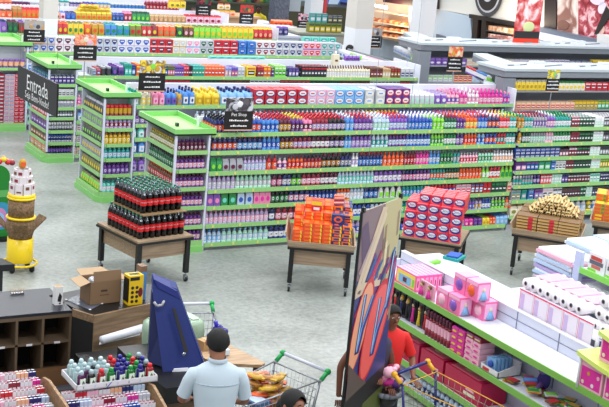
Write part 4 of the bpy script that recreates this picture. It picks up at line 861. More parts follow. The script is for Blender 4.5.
mb.slab([(-.1,-.17,.0),(-.09,-.17,.0),(-.05,-.17,.045),(-.06,-.17,.045)], (0,-.001,0), M('blue', .5)); mb.build('print', ty)
GEL = {}
def gel(body, cap_):
    t = thing('gel_bottle', '', 'gel bottle'); r_ = .035
    MB().lathe([(r_*.95,0),(r_,.01),(r_,.092),(r_*.8,.104),(r_*.5,.11)], 12, M(body, .12), 1, .8).build('bottle_body', t)
    mb = MB(); mb.box(-.024,.024,-.0315,-.02,.015,.078,M((.88,.93,.86), .4)); mb.slab([(-.012,-.0315,.03),(-.004,-.0315,.03),(.008,-.0315,.06),(0,-.0315,.06)], (0,-.001,0), M('black', .4)); mb.box(.004,.014,-.0325,-.0315,.03,.05,M('black', .4)); mb.build('label', t)
    MB().lathe([(.018,.108),(.022,.114),(.020,.132),(.012,.142)], 12, M(cap_, .25)).build('cap', t); return t
gcol = {'clear': ((.62,.72,.74), (.70,.79,.80)), 'blue': ((.10,.09,.42), (.13,.12,.52)), 'green': ((.05,.42,.15), (.10,.55,.22)), 'red': ((.55,.05,.12), (.80,.08,.12)), 'dark': ((.05,.04,.07), (.62,.70,.72)), 'purple': ((.3,.06,.28), (.66,.74,.78))}
rowsG = [['purple','dark','red','green','blue','green','blue','red'], ['clear','purple','clear','clear','blue','blue','green','dark'], ['clear','clear','dark','clear','red','blue','red','blue'], ['clear','clear','clear','clear','red','blue','green','dark']]
for j, rw in enumerate(rowsG):
    for i, g_ in enumerate(rw):
        lab = '%s gel bottle in the %s row of the white tray, %s' % (g_, ['front','second','third','rear'][j], ['leftmost','second from left','third from left','fourth from left','fourth from right','third from right','second from right','rightmost'][i])
        loc = (3.565-.30+i*.086, 9.19-.12+j*.085, .941)
        if g_ not in GEL: GEL[g_] = gel(*gcol[g_]); t = GEL[g_]; t.location = loc; t['label'] = lab; t['group'] = 'gel bottles in the white tray'; t.rotation_euler.z = .25
        else: copy_tree(GEL[g_], loc, .25+(rnd()-.5)*.3, lab, 'gel bottles in the white tray')
# ------------------------------------------------------------------ black counter, blue cover, papers, packing table
bc = thing('black_counter', 'black topped counter under the blue cover', 'counter', (4.28, 9.45, 0))
MB().prism([(-.32,.15),(-.27,-.42),(.02,-.42),(.2,-.36),(.28,.0),(.24,.62),(-.32,.62)], .70, .85, M((.045,.045,.05), .4)).build('counter_top', bc); MB().prism([(-.28,.15),(-.24,-.37),(.02,-.37),(.17,-.32),(.24,.0),(.2,.58),(-.28,.58)], 0, .70, DW_).build('body', bc)
BLU = M((.04,.14,.42), .55, bump=.1, scale=5); BLD = M((.03,.10,.32), .55)
bl = thing('blue_cover', 'tall folded blue padded cover leaning on the black counter', 'cover', (4.26, 9.42, .85))
O = Vector((4.26, 9.42, .85)); 
def Q(u, v, y): p = PY(u, v, y); return p-O
# front slab: bottom edge on counter, top tilted back
fs = [Q(163,368,9.38), Q(204,370,9.34), Q(176,291,9.60), Q(153,279,9.66)]
fs[0].z = 0; fs[1].z = 0
MB().slab([fs[0], fs[1], Q(205,366,9.34), Q(177,289,9.60), Q(153,280,9.66), Q(152,287,9.64)], (.03,.10,.03), BLU).build('front_panel', bl)
MB().slab([Q(148,362,9.58), Q(166,368,9.42), Q(172,300,9.62), Q(152,292,9.72)], (.04,.12,0), BLD).build('back_panel', bl)
MB().slab([Q(153,279,9.66)+Vector((0,-.02,.005)), Q(176,291,9.60)+Vector((0,-.02,.005)), Q(180,299,9.58)+Vector((0,-.02,0)), Q(157,287,9.64)+Vector((0,-.02,0))], (.02,.09,.03), M((.09,.15,.45), .45)).build('top_flap', bl)
MB().path([Q(154,302,9.55), Q(157,306,9.52), Q(162,305,9.52), Q(164,301,9.55)], .012, M((.6,.6,.62), .4), 8).build('grip', bl)
MB().slab([Q(172,308,9.50), Q(175,308,9.50), Q(188,352,9.36), Q(184,352,9.36)], (0,-.01,0), M('black', .4)).build('strap', bl); MB().ball(tuple(Q(184,354,9.34)), .02,.01,.015, CHR).build('buckle', bl)
pp = MB(); p0 = PZ(180, 369, .852)
for k in range(4): pp.prism([(p0.x-.09+k*.006,p0.y-.04),(p0.x+.06,p0.y-.07+k*.008),(p0.x+.08,p0.y+.03),(p0.x-.06,p0.y+.05)], .851+k*.006, .855+k*.006, M((.9,.91,.93), .6))
tag(pp.build('paper_stack'), 'small stack of white papers in front of the blue cover', 'papers')
pt = thing('packing_table', 'light wooden packing table beside the man', 'table', (4.86, 9.66, 0))
tw = wood_mat((.60,.48,.36), (.72,.60,.46)); MB().prism([(-.32,.18),(-.2,-.22),(.2,-.38),(.25,-.34),(.12,.22),(-.1,.3)], .82, .85, tw).build('table_top', pt)
for x, y in ((-.26,.14),(.18,-.3),(.08,.16),(-.16,-.18)): MB().box(x-.02,x+.02,y-.02,y+.02,0,.82,M((.28,.2,.15), .5)).build('leg', pt)
MB().lathe([(.07,.85),(.07,.855)], 18, M((.5,.5,.55), .3), cx=-.08, cy=.02).build('inset_plate', pt)
tb = MB(); tb.box(-.03,.03,-.025,.025,0,.05,M((.8,.87,.93), .4)); tag(tb.build('tape_dispenser', loc=(4.84, 9.6, .856)), 'pale tape dispenser on the packing table', 'dispenser')
sb_ = MB(); sb_.box(-.06,.06,-.05,.05,0,.09,M('tan', .6)); sb_.box(-.01,.01,-.051,.05,.085,.092,M('beige', .5)); tag(sb_.build('small_carton', loc=(4.72, 9.80, .852), rz=.3), 'small brown carton at back of the packing table', 'carton')
# ------------------------------------------------------------------ trolleys
WIRE = M((.62,.64,.67), .3, .6); GRN = M((.06,.62,.30), .4)
def trolley(label, loc, rz, w=.54, L=.8, wire=WIRE, knob=GRN, barm=None, frame=None, step=.045, rr=.007):
    t = thing('shopping_trolley', label, 'shopping trolley', loc, rz); frame = frame or wire
    zt, zb = .97, .58
    # handle along X at y=0, basket towards -Y
    fx, bx2 = w/2*.72, w/2
    cn = {'tl': (-bx2,-.06,zt), 'tr': (bx2,-.06,zt), 'fl': (-fx,-L,zt-.06), 'fr': (fx,-L,zt-.06), 'bl': (-bx2*.85,-.1,zb), 'br': (bx2*.85,-.1,zb), 'gl': (-fx*.85,-L+.1,zb+.03), 'gr': (fx*.85,-L+.1,zb+.03)}
    V = {k: Vector(v) for k, v in cn.items()}
    rim = MB()
    for a, b in (('tl','tr'),('tr','fr'),('fr','fl'),('fl','tl'),('bl','br'),('br','gr'),('gr','gl'),('gl','bl')): rim.bar(V[a], V[b], rr, frame)
    rim.build('basket_rim', t)
    def panel(a, b, c, d, nm):
        m_ = MB(); n = int((V[b]-V[a]).length/step)
        for i in range(n+1): f = i/n; m_.bar(V[a].lerp(V[b], f), V[d].lerp(V[c], f), .0022, wire, 4)
        for i in range(1, 5): f = i/5; m_.bar(V[a].lerp(V[d], f), V[b].lerp(V[c], f), .0028, wire, 4)
        m_.build(nm, t)
    panel('tl','fl','gl','bl','side_grid'); panel('tr','fr','gr','br','side_grid'); panel('fl','fr','gr','gl','front_grid'); panel('tl','tr','br','bl','rear_grid'); panel('bl','br','gr','gl','floor_grid')
    for s in (-1, 1):
        fm = MB(); fm.path([(s*w/2*1.0,.05,1.03),(s*w/2,-.05,.95),(s*w/2*.9,-.14,.35),(s*w/2*.92,-.1,.16)], .012, frame, 8); fm.path([(s*w/2*.9,-.14,.25),(s*fx*.95,-L+.05,.18)], .012, frame, 8); fm.build('side_frame', t)
        kb = MB(); kb.ball((s*w/2,.05,1.03), .03,.03,.03, knob); kb.bar((s*w/2,.05,1.03), (s*w/2,-.03,.97), .02, knob, 8); kb.build('handle_joint', t)
        for y in (-.1, -L+.05):
            wh = MB(); xx = s*(w/2*.92 if y > -.2 else fx*.95); wh.bar((xx-.015,y,.06), (xx+.015,y,.06), .06, BLK, 14); wh.box(xx-.02,xx+.02,y-.02,y+.02,.06,.17,WIRE); wh.build('wheel', t)
    hb = MB(); hb.bar((-w/2,.05,1.03), (w/2,.05,1.03), .016, barm or M((.78,.80,.86), .4), 10); hb.build('handle', t)
    return t
a_, b2 = PZ(279, 354, 1.03), PZ(324, 373, 1.03)
ang = math.atan2(b2.y-a_.y, b2.x-a_.x)
ca_ = trolley('wire shopping trolley with green handle joints beside the man', ((a_.x+b2.x)/2, (a_.y+b2.y)/2, 0), ang, w=(b2-a_).length, L=.85)
a2, b3 = PZ(167, 306, 1.03), PZ(209, 305, 1.03); ang2 = math.atan2(b3.y-a2.y, b3.x-a2.x)
trolley('wire shopping trolley behind the blue cover loaded with green bundle', ((a2.x+b3.x)/2, (a2.y+b3.y)/2, 0), ang2, w=(b3-a2).length+.08, L=.7)
# snack bags in the front trolley
SN = [MB(), MB(), MB()]
for q, (mb, c) in enumerate(zip(SN, ('orange', 'amber', 'gold'))):
    mb.ball((0,0,.02), .085,.055,.024, M(c, .3), 12, 6); mb.box(-.1,-.07,-.03,.03,.012,.028,M(c, .3)); mb.box(.07,.1,-.03,.03,.012,.028,M(c, .3)); mb.ball((0,0,.03), .045,.03,.018, M(['beige','brown','amber'][q], .4), 10, 5)
SN = [mb.build('snack_bag') for mb in SN]
base_ = Vector((ca_.location.x, ca_.location.y, 0)); rot = Rz(ang)
for k in range(6):
    for i in range(7 if k < 4 else 4):
        l_ = rot @ Vector(((rnd()-.5)*.26-.05, -.30+(i-3)*.05+(rnd()-.5)*.05, 0)); s_ = SN[(i+k) % 3]; c = ['orange','amber','gold'][(i+k) % 3]
        put(s_, (base_.x+l_.x, base_.y+l_.y, .64+k*.062), rnd()*3, '%s snack bag heaped in the trolley beside the man, layer %s' % (c, ['one','two','three','four','five','six'][k]), 'snack bag', 'snack bags in the trolley '+c+str(k))
l_ = rot @ Vector((.0, -.56, 0)); tag(MB().box(-.12,.12,-.08,.08,0,.04,M((.28,.36,.5), .4)).box(-.1,.1,-.06,.06,.04,.045,M('paleblue', .4)).build('flat_blue_pack', loc=(base_.x+l_.x, base_.y+l_.y, .80), rz=ang), 'flat grey blue pack lying beside the snack bags', 'pack')
# green bundle and blue plastic bag in the rear trolley
gb = thing('wrapped_bundle', 'large pale green plastic wrapped bundle behind the blue cover', 'bundle', (4.56, 10.18, .615), .15)
GW = M((.60,.70,.60), .3, alpha=.96, bump=.35, scale=7)
mb = MB(); mb.lathe([(.26,0),(.28,.05),(.29,.3),(.28,.38),(.24,.41)], 20, GW, 1, .62, p=5); mb.build('wrapping', gb); mb = MB(); 
for q in range(5): mb.box(-.22+q*.09,-.15+q*.09,-.11,.11,.41,.42,M((.66,.75,.66), .4))
mb.build('fold', gb)
pb_ = MB()
for q in range(16): pb_.ball((rnd()*.09-.045, rnd()*.09-.045, .06+q*.017), .055+.02*rnd(), .05, .045, M((.14,.11,.52), .3, bump=.6, scale=12), 9, 6)
pb_.bar((0,0,.3), (-.03,0,.4), .02, M((.2,.16,.7), .3)); tag(pb_.build('plastic_bag', loc=(4.98, 10.08, .60)), 'crumpled violet blue plastic bag hanging at the rear trolley', 'plastic bag')
# blue and yellow trolley at the toy island
a_, b2 = PZ(352, 374, 1.03), PZ(405, 371, 1.03)
YW = M((.85,.62,.15), .4); BW = M((.07,.10,.42), .35)
tcx = Vector((6.40, 8.80, 0))
bt = trolley('blue trolley with yellow rim and wires pushed by the boy', (6.12, 8.38, 0), math.radians(20), w=.5, L=.85, wire=M((.50,.52,.45), .4, .3), knob=M((.88,.65,.1), .4), barm=BW, frame=YW, step=.07, rr=.0045)
for ch in bt.children:
    if ch.name.startswith(('side_frame',)): ch.data.materials[0] = BW
sg = thing('child_seat', 'grey plastic child seat ring before the boy', 'child seat', (*PZ(388,392,.8).xy, .80)); mb = MB()
mb.path([(.13*math.cos(PI*i/8), .11*math.sin(PI*i/8), 0) for i in range(17)], .025, M((.42,.44,.47), .5), 8); mb.lathe([(.07,-.12),(.13,.0)], 14, M((.12,.12,.13), .5), 1, .8); mb.build('ring', sg)
for i, (c, dx, dy, dz, l) in enumerate((('magenta',0,.02,.10,'magenta'),('purple',.07,.0,.08,'purple'),('pink',-.07,.03,.14,'pink'),('rose',-.02,-.02,.2,'rose'),('crimson',.05,.05,.19,'crimson'))):
    mb = MB(); mb.ball((0,0,0), .07,.06,.05, M(c, .5), 10, 6); mb.ball((.03,-.02,.03), .035,.03,.025, M('rose' if c != 'pink' else 'yellow', .5), 8, 5); tag(mb.build('toy_bundle', loc=(sg.location.x+dx, sg.location.y+dy, .80+dz)), '%s soft toy bundled in front of the boy' % l, 'soft toy', 'soft toys in front of the boy')
# ------------------------------------------------------------------ hanging banner with flip flops
A0, B0 = PZ(363, 212, 2.6), PZ(402.5, 197, 2.6)
ba = math.atan2(B0.y-A0.y, B0.x-A0.x); bw = (B0-A0).length; bh = 1.95
bn = thing('hanging_banner', 'tall hanging banner showing flip flops on dark ground', 'banner', (A0.x, A0.y, 2.6-bh), ba)
bgm = wood_mat((.20,.16,.17), (.30,.25,.24)); pn = MB(); pn.box(0, bw, 0, .012, 0, bh, M((.55,.50,.40), .45)); pn.build('panel', bn)
art = MB(); y = -.001
def poly(pts, c, dy): art.slab([(bw*min(1,a), -.0006-dy*.0009, bh*b) for a, b in pts], (0,-.0006,0), M(c, .4))
poly([(0,0),(1,0),(1,.22),(0,.16)], (.13,.11,.12), 0); poly([(.42,0),(1,0),(1,.12),(.5,.09)], (.33,.36,.15), 1)
poly([(0,.16),(1,.22),(1,.62),(0,.7)], (.20,.22,.45), 0); poly([(0,.7),(1,.62),(1,1),(0,1)], (.50,.42,.44), 0)
poly([(.55,1),(1,1),(1,.5),(.82,.42),(.7,.45),(.52,.6),(.6,.8)], (.72,.68,.50), 2)       # straw fringe
for i in range(14):
    xx = .56+.44*((i*.37) % 1); yy = .52+.45*((i*.61) % 1); poly([(xx,yy),(min(1,xx+.05),yy+.01),(min(1,xx+.06),yy-.1),(xx+.01,yy-.11)], ((.84,.80,.64),(.55,.47,.38))[i % 2], 3)
poly([(.0,.66),(.1,.67),(.62,.98),(.5,.99)], (.80,.72,.62), 4); poly([(0,.62),(.6,.64),(.6,.67),(0,.665)], (.78,.70,.60), 4); poly([(.1,.77),(.3,.80),(.15,.95),(.0,.93)], (.35,.28,.38), 3)
poly([(.25,.68),(.5,.69),(.46,.78),(.3,.80)], (.12,.35,.60), 3); poly([(.05,.5),(.3,.58),(.4,.6),(.1,.52)], (.62,.72,.82), 3); poly([(.0,.4),(.35,.55),(.3,.6),(.0,.5)], (.25,.12,.40), 2); poly([(.1,.38),(.42,.52),(.36,.57),(.05,.46)], (.10,.20,.45), 3)
poly([(.5,.6),(.8,.64),(.95,.58),(.9,.45),(.6,.5)], (.30,.10,.30), 3)
STK = [(.10,.34,.58),(.34,.14,.46),(.09,.12,.34),(.66,.12,.34),(.62,.74,.84),(.20,.20,.52),(.46,.10,.36),(.12,.42,.60),(.78,.20,.30)]
for i in range(30):
    xx = (i*.377) % .9; yy = .44+.24*((i*.618) % 1); ln = .16+.2*((i*.29) % 1); poly([(xx,yy),(min(1,xx+.06),yy-.006),(min(1,xx+ln+.04),yy+ln*.42),(min(1,xx+ln),yy+ln*.44)], STK[i % 9], 4+(i % 2))
poly([(.12,.68),(.2,.675),(.62,.95),(.56,.97)], (.82,.75,.64), 6); poly([(.02,.655),(.6,.63),(.62,.655),(.04,.685)], (.80,.73,.62), 6); poly([(.30,.86),(.36,.87),(.08,.72),(.03,.73)], (.66,.58,.58), 5)
def sole(cx, cy, L_, W_, an, c, edge, dy):
    for sc, col, q in ((1.12, edge, 0), (1, c, 1)):
        pts = []
        for i in range(20):
            a = 2*PI*i/20; px_, py_ = L_*sc*math.cos(a), W_*sc*math.sin(a)*(1+.22*math.cos(a)); pts.append(((cx+px_*math.cos(an)-py_*math.sin(an))/bw, (cy+px_*math.sin(an)+py_*math.cos(an))/bh))
        pts = [(min(1,max(0,a)), min(1,max(0,b))) for a, b in pts]; poly(pts, col, dy+q)
sole(bw*.20, bh*.47, .40, .12, 1.25, (.90,.62,.48), (.76,.20,.20), 7); sole(bw*.58, bh*.42, .42, .17, 1.22, (.90,.36,.34), (.76,.14,.18), 9); sole(bw*.90, bh*.58, .30, .09, 1.2, (.85,.22,.28), (.55,.10,.26), 8)
def strap(p, col, w, dy):
    for (a, b), (c, d) in zip(p, p[1:]): poly([(a,b),(a+w,b),(c+w,d),(c,d)], col, dy)
for a, b in ((0,0),(.40,-.05),(.66,.14)):
    strap([(.12+a,.36+b),(.20+a,.46+b),(.42+a,.60+b)], (.14,.18,.48), .10, 11); strap([(.14+a,.37+b),(.22+a,.47+b),(.43+a,.60+b)], (.45,.62,.85), .03, 12)
    strap([(.12+a,.36+b),(.16+a,.48+b),(.22+a,.62+b)], (.16,.20,.52), .07, 11); strap([(.14+a,.38+b),(.18+a,.49+b),(.23+a,.62+b)], (.62,.78,.88), .025, 12)
poly([(0,.16),(.5,.19),(.3,.24),(0,.33)], (.36,.30,.28), 13)
art.build('printed_picture', bn)
MB().box(-.012, 0, -.006, .018, 0, bh, BLK).build('side_rail', bn); hk = MB()
for x in (.02, bw-.02): hk.box(x-.015, x+.015, -.008, .02, bh-.01, bh+.035, BLK)
hk.build('clip', bn)
for x in (.02, bw-.02): MB().bar((x, .006, bh+.03), (x, .006, bh+3.0), .0018, M((.55,.56,.58), .4), 4).build('suspension_wire', bn)
# ------------------------------------------------------------------ yellow nut bin and green board on the left
YEL = M((.93,.80,.10), .35)
nb = thing('nut_bin', 'yellow round nut dispenser bin on casters at left', 'display bin', (4.52, 15.08, 0))
MB().lathe([(.165,.12),(.17,.13),(.165,.44)], 24, YEL).build('drum', nb)
mb = MB(); mb.path([(.22*math.cos(PI*i/10), .22*math.sin(PI*i/10), .10) for i in range(21)], .016, YEL, 8); mb.build('base_ring', nb)
for a in (.7, 2.3, 3.9, 5.5): MB().lathe([(.02,0),(.035,.02),(.035,.06),(.02,.09)], 10, BLK, cx=.18*math.cos(a), cy=.18*math.sin(a)).build('caster', nb)
nuts = M((.48,.38,.27), .8, noise=.55, scale=40, bump=.6)
MB().lathe([(.15,.44),(.19,.60),(.17,.70)], 20, nuts).build('lower_hopper', nb); MB().lathe([(.165,.72),(.17,.95)], 20, nuts).build('upper_hopper', nb)
mb = MB(); 
for z, r_ in ((.70,.185),(.96,.175)): mb.lathe([(r_,z),(r_+.01,z+.015),(r_,z+.03)], 24, YEL)
mb.build('ring', nb)
for a in (.2, 2.6, 4.4):
    MB().slab([(.15*math.cos(a-.4),.15*math.sin(a-.4),.50),(.15*math.cos(a+.4),.15*math.sin(a+.4),.50),(.33*math.cos(a+.3),.33*math.sin(a+.3),.68),(.33*math.cos(a-.3),.33*math.sin(a-.3),.68)], (0,0,.02), nuts).build('side_chute', nb)
mb = MB(); mb.lathe([(.17,.985),(.175,1.0),(.17,1.03)], 24, YEL); mb.build('top_tray', nb)
mb = MB(); mb.bar((0,0,1.0), (0,0,1.36), .01, WIRE); mb.build('pole', nb)
for k in range(3):
    for i in range(9):
        a = 2*PI*i/9+k*.35; r_ = .145-.025*k
        mb = MB(); mb.box(-.045,.045,-.012,.012,-.08,.06,M((.88,.85,.86), .35)); mb.box(-.025,.025,-.014,-.012,-.01,.03,M(['red','brown','crimson'][i % 3], .4)) if i % 3 else mb.box(-.03,.03,-.014,-.012,-.05,-.03,M('brown', .4))
        o = mb.build('snack_packet', loc=(4.52+r_*math.cos(a), 15.08+r_*math.sin(a), 1.11+k*.09), rz=a+PI/2); tag(o, 'white snack packet hanging in the %s ring above yellow bin' % ['lower','middle','upper'][k], 'snack packet', 'packets in the %s ring over the yellow bin' % ['lower','middle','upper'][k])
mb = MB(); mb.ball((0,0,.05), .05,.03,.07, M('gold', .5)); mb.box(-.03,.03,-.035,-.03,.02,.08,M('orange', .5)); tag(mb.build('yellow_topper', loc=(4.52, 15.08, 1.36)), 'small golden topper above the white packets', 'ornament')
gd = thing('green_board', 'round shouldered green display board cut by left edge', 'display board', (*PZ(2, 240, 0).xy, 0), .1)
mb = MB(); pts = [(-.5,0),(.09,0)]+[(.09+.0-.16*(1-math.cos(a)), .86+.16*math.sin(a)) for a in [PI/2*i/6 for i in range(7)]]+[(-.5,1.02)]
mb.slab([(x,0,z+.05) for x, z in pts], (0,.06,0), M((.10,.48,.16), .45)); mb.build('board', gd); mb = MB(); mb.disc((-.02,-.001,.35), .16,.2,M((.2,.55,.7), .4), 20); mb.disc((-.05,-.003,.33), .11,.14,M((.75,.5,.7), .4), 20); mb.disc((-.04,-.005,.32), .06,.08,M('skyblue', .4), 16); mb.box(-.3,.085,-.003,0,.62,.72,M((.35,.65,.35), .4)); mb.build('printed_swirl', gd)
MB().box(-.4, .1, -.1, .16, 0, .05, BLK).build('foot', gd)
g0 = gd.location
for i, (c, x, z) in enumerate((('yellow',.10,1.11),('red',.16,1.07),('crimson',.22,1.06),('red',.04,1.08))):
    mb = MB(); mb.ball((0,0,.0), .045,.045,.04, M(c, .5), 9, 6); mb.ball((.0,0,.035), .02,.02,.02, M('peach', .5), 8, 5); tag(mb.build('toy_flower', loc=(g0.x+x-.1, g0.y+.03, z+.04)), '%s rounded toy on top of the green board, %s' % (c, ['left','middle','right','far left'][i]), 'toy')
lb_ = MB(); p = PZ(2, 262, .5); lb_.prism([(p.x-.3,p.y-.1),(p.x+.12,p.y-.12),(p.x+.04,p.y+.15),(p.x-.3,p.y+.2)], .42, .5, M((.09,.09,.11), .5)); lb_.box(p.x-.25, p.x-.0, p.y-.05, p.y+.1, 0, .42, M((.12,.12,.14), .5)); tag(lb_.build('black_stand'), 'black stand corner at left edge below the green board', 'stand')
# ------------------------------------------------------------------ hanging signs
SGN = M((.035,.035,.04), .45); TW = M((.9,.9,.9), .5)
es = thing('entrance_sign', 'slanted black hanging entrance sign with white lettering', 'sign', PZ(17, 96, 2.5))
e0, e1 = PZ(17, 96, 2.5), PZ(56, 117.5, 2.5); ea = math.atan2(e1.y-e0.y, e1.x-e0.x); el = (e1-e0).length; eh = .36
es.rotation_euler.z = ea; MB().box(0, el, 0, .02, 0, eh, SGN).build('board', es)
mb = MB(); mb.text('Entrada', .24, TW, Tm((el*.52,-.002,eh*.60)), sx=el/1.35); mb.build('lettering', es); mb = MB(); mb.text('Seja Bem-Vindo!', .115, TW, Tm((el*.52,-.002,eh*.22)), sx=el/1.25); mb.build('small_lettering', es)
for x in (.05, el-.05): MB().bar((x,.01,eh), (x,.01,3.2), .002, WIRE, 4).build('suspension_wire', es)
def lin_(c): return tuple(int(PAL[c][i:i+2], 16)/255 for i in (0, 2, 4)) if isinstance(c, str) else c
def sec_sign(u, vb, y, label, art_cols, w=.44, h=.48, txt=None, pole=True, zpole=1.6):
    p = PY(u, vb, y); t = thing('section_sign', label, 'sign', (p.x, p.y, 0), -.05, 'section signs over the shelving'); z = p.z
    MB().box(-w/2, w/2, 0, .012, z, z+h*.58, SGN).build('text_board', t); MB().box(-w/2+.01, w/2-.01, 0, .012, z+h*.58, z+h, marble(lin_(art_cols[0]), lin_(art_cols[1]), lin_(art_cols[2]), 7)).build('picture_board', t)
    mb = MB(); 
    for i, c in enumerate(art_cols[2:]): mb.ball((-w*.15+i*w*.16, -.001, z+h*(.72+.08*(i % 2))), w*.11, .004, h*.10, M(c, .4), 10, 6)
    mb.build('picture', t)
    mb = MB()
    if txt: mb.text(txt, .065, TW, Tm((0,-.002,z+h*.47))); 
    for i in range(3):
        if txt and i == 0: continue
        wl_ = [.22,.28,.24][i]; x = -wl_/2
        while x < wl_/2: q = .012+.02*rnd(); mb.box(x, x+q, -.002, 0, z+h*(.45-.17*i)-.008, z+h*(.45-.17*i)+.008+(.008 if rnd() > .6 else 0), TW); x += q+.007
    mb.build('lettering', t)
    if pole: MB().box(-w/2, w/2, -.002, .0, z-.02, z, M((.75,.6,.5), .5)).build('bottom_strip', t); MB().bar((0,.02,min(z,zpole)), (0,.02,z+h), .008, WIRE, 6).build('pole', t)
    return t
sec_sign(238, 129.5, 15.30, 'black section sign with dog picture over the front gondola', ((.35,.33,.36), 'black', 'silver', 'white', 'charcoal'), .43, .45, 'Pet Shop', zpole=1.7)
sec_sign(151.5, 90.5, 18.15, 'black section sign with yellow green picture over second gondola', ((.85,.86,.84), 'brown', 'yellow', 'lime', 'gold'), .44, .48, zpole=1.57)
sec_sign(85, 60, 21.0, 'black section sign with orange flower picture over third gondola', ((.80,.76,.74), 'orange', 'peach', 'cream', 'rose'), .42, .45, zpole=1.57)
sec_sign(34, 42, 23.85, 'black section sign with grey animals picture over fourth gondola', ((.66,.62,.56), 'grey', 'tan', 'grey', 'charcoal'), .42, .42, zpole=1.57)
sec_sign(203, 16, 29.7, 'black section sign standing in the dark heap at the back', ((.25,.2,.18), 'black', 'crimson', 'brown', 'forest'), .42, .5, zpole=1.57)
sec_sign(303, 30.5, 29.7, 'black section sign before the olive boxes at the back', ((.45,.42,.42), 'rose', 'black', 'grey', 'charcoal'), .36, .46, zpole=1.57)
sec_sign(246, 24, 29.6, 'dark section sign left of the shopper in yellow', ((.45,.25,.15), 'red', 'brown', 'forest', 'amber'), .4, .5, zpole=1.57)
# ------------------------------------------------------------------ right hand side: refrigerated islands
GT = M((.72,.76,.78), .35); GF = M((.50,.52,.55), .4); GI = M((.55,.57,.60), .5)
def island(name_l, cx, cy, lx, ly, zt=2.05, wl=1.2, shelves=(1.76, 1.39, 1.04)):
    t = thing('refrigerated_island', name_l, 'refrigerated cabinet', (cx, cy, 0))
    wing = [(0,0),(.8,ly*.7),(1.1,ly+wl),(.75,ly+wl)]
    MB().box(0, lx, 0, ly, zt-.14, zt-.02, GF).prism(wing, zt-.14, zt-.021, GF).build('fascia', t); MB().box(-.03, lx+.03, -.03, ly+.03, zt-.02, zt+.03, GT).prism(wing, zt-.02, zt+.028, GT).build('canopy_top', t)
    MB().prism([(1.2,ly),(1.5,ly+wl),(1.0,ly+wl),(.6,ly)], 0, zt-.14, GI).build('wing_core', t)
    MB().box(.5, lx-.5, .52, ly-.05, .1, zt-.14, GI).build('core', t); MB().box(0, lx, 0, ly, 0, .5, GF).build('base', t); MB().box(.0, .28, .0, .28, .5, zt-.16, GF).build('corner_post', t)
    for z in shelves:
        MB().box(.06, lx-.06, .06, .5, z-.03, z, GI).build('shelf', t); MB().prism([(.06,.5),(.5,.5),(1.1,ly+wl-.1),(.75,ly+wl-.1)], z-.03, z, GI).build('shelf', t)
    mb = MB()
    for i in range(7): mb.box(.3+i*.9, .62+i*.9, .35+.3*(i % 2), .5+.3*(i % 2), zt+.03, zt+.07, M((.82,.84,.86), .4)); mb.bar((.3+i*.9,.3,zt+.04), (.9+i*.9,.5,zt+.04), .012, GF)
    mb.build('roof_fitting', t)
    return t
I1 = (14.75, 18.45); I2 = (14.95, 21.6)
island('nearer grey topped refrigerated island right of the gondolas', I1[0], I1[1], 6.5, .85, zt=2.17); island('farther grey topped refrigerated island below the white wall', I2[0], I2[1], 6.6, .85, zt=2.22, wl=1.0)
def isl_front(I, i, z, runs, where, rows=1):
    fill([(I[0]+a, s) for a, s in runs], I[0]+.3, where, lambda a, d, zz: (a, I[1]+.05+d, zz), z+.14, 0, rows)
def isl_left(I, z, runs, where):
    fill([(I[1]+a, s) for a, s in runs], I[1]+.3, where, lambda a, d, zz: (I[0]+.02+d+(a-I[1])*.30, a, zz), z+.14, -PI/2-.3, 1)
wn, wf = 'nearer refrigerated island', 'farther refrigerated island'
isl_front(I1, 0, 1.625, [(1.2,'p:yellow/gold/cream:.1,.2'),(2.1,'p:cream/yellow/green:.1,.18'),(3.0,'x:red/crimson/white:.14,.16'),(3.6,'x:white/navy/green:.1,.18'),(5.6,'p:silver/green/mint:.12,.18')], 'top shelf of '+wn, 2)
isl_front(I1, 1, 1.255, [(1.9,'x:peach/red/cream:.12,.14'),(2.5,'x:gold/olive/yellow:.1,.15'),(3.0,'x:green/mint/yellow:.1,.15'),(3.5,'x:silver/orange/gold:.1,.13'),(5.6,'x:mint/silver/green:.12,.15')], 'second shelf of '+wn, 2)
isl_front(I1, 2, .905, [(.8,'x:brown/tan/orange:.12,.08'),(1.8,'p:beige/peach/cream:.12,.12'),(2.5,'p:gold/orange/yellow:.12,.12'),(5.6,'p:red/tan/white:.12,.14')], 'third shelf of '+wn, 2)
isl_left(I1, 1.625, [(.7,'x:forest/green/black:.08,.15'),(1.0,'c:green/lime/white:.08,.15'),(1.6,'c:navy/white/azure:.08,.15'),(2.2,'c:violet/white/red:.08,.15')], 'left end of '+wn)
isl_left(I1, 1.255, [(1.2,'w:azure/skyblue/blue:.1,.12'),(2.2,'w:skyblue/white/navy:.1,.14')], 'left end second shelf of '+wn)
isl_front(I2, 0, 1.625, [(1.3,'w:violet/white/lilac:.16,.14'),(2.6,'x:cream/peach/white:.14,.14'),(3.6,'x:white/peach/lilac:.14,.14'),(4.2,'x:white/crimson/violet:.14,.15'),(4.9,'w:silver/grey/blue:.16,.12'),(6.2,'p:gold/black/yellow:.16,.16'),(7.4,'x:white/red/silver:.3,.2')], 'top shelf of '+wf, 2)
isl_front(I2, 1, 1.255, [(1.0,'x:silver/white/lime:.14,.15'),(1.5,'x:peach/red/crimson:.12,.15'),(7.4,'w:paleblue/silver/white:.16,.14')], 'second shelf of '+wf)
isl_left(I2, 1.625, [(.7,'w:lime/white/cream:.12,.14'),(2.0,'w:silver/azure/white:.12,.14')], 'left end of '+wf)
isl_left(I2, 1.255, [(.8,'w:rose/silver/white:.12,.14'),(2.0,'w:mint/silver/paleblue:.12,.14')], 'left end second shelf of '+wf)
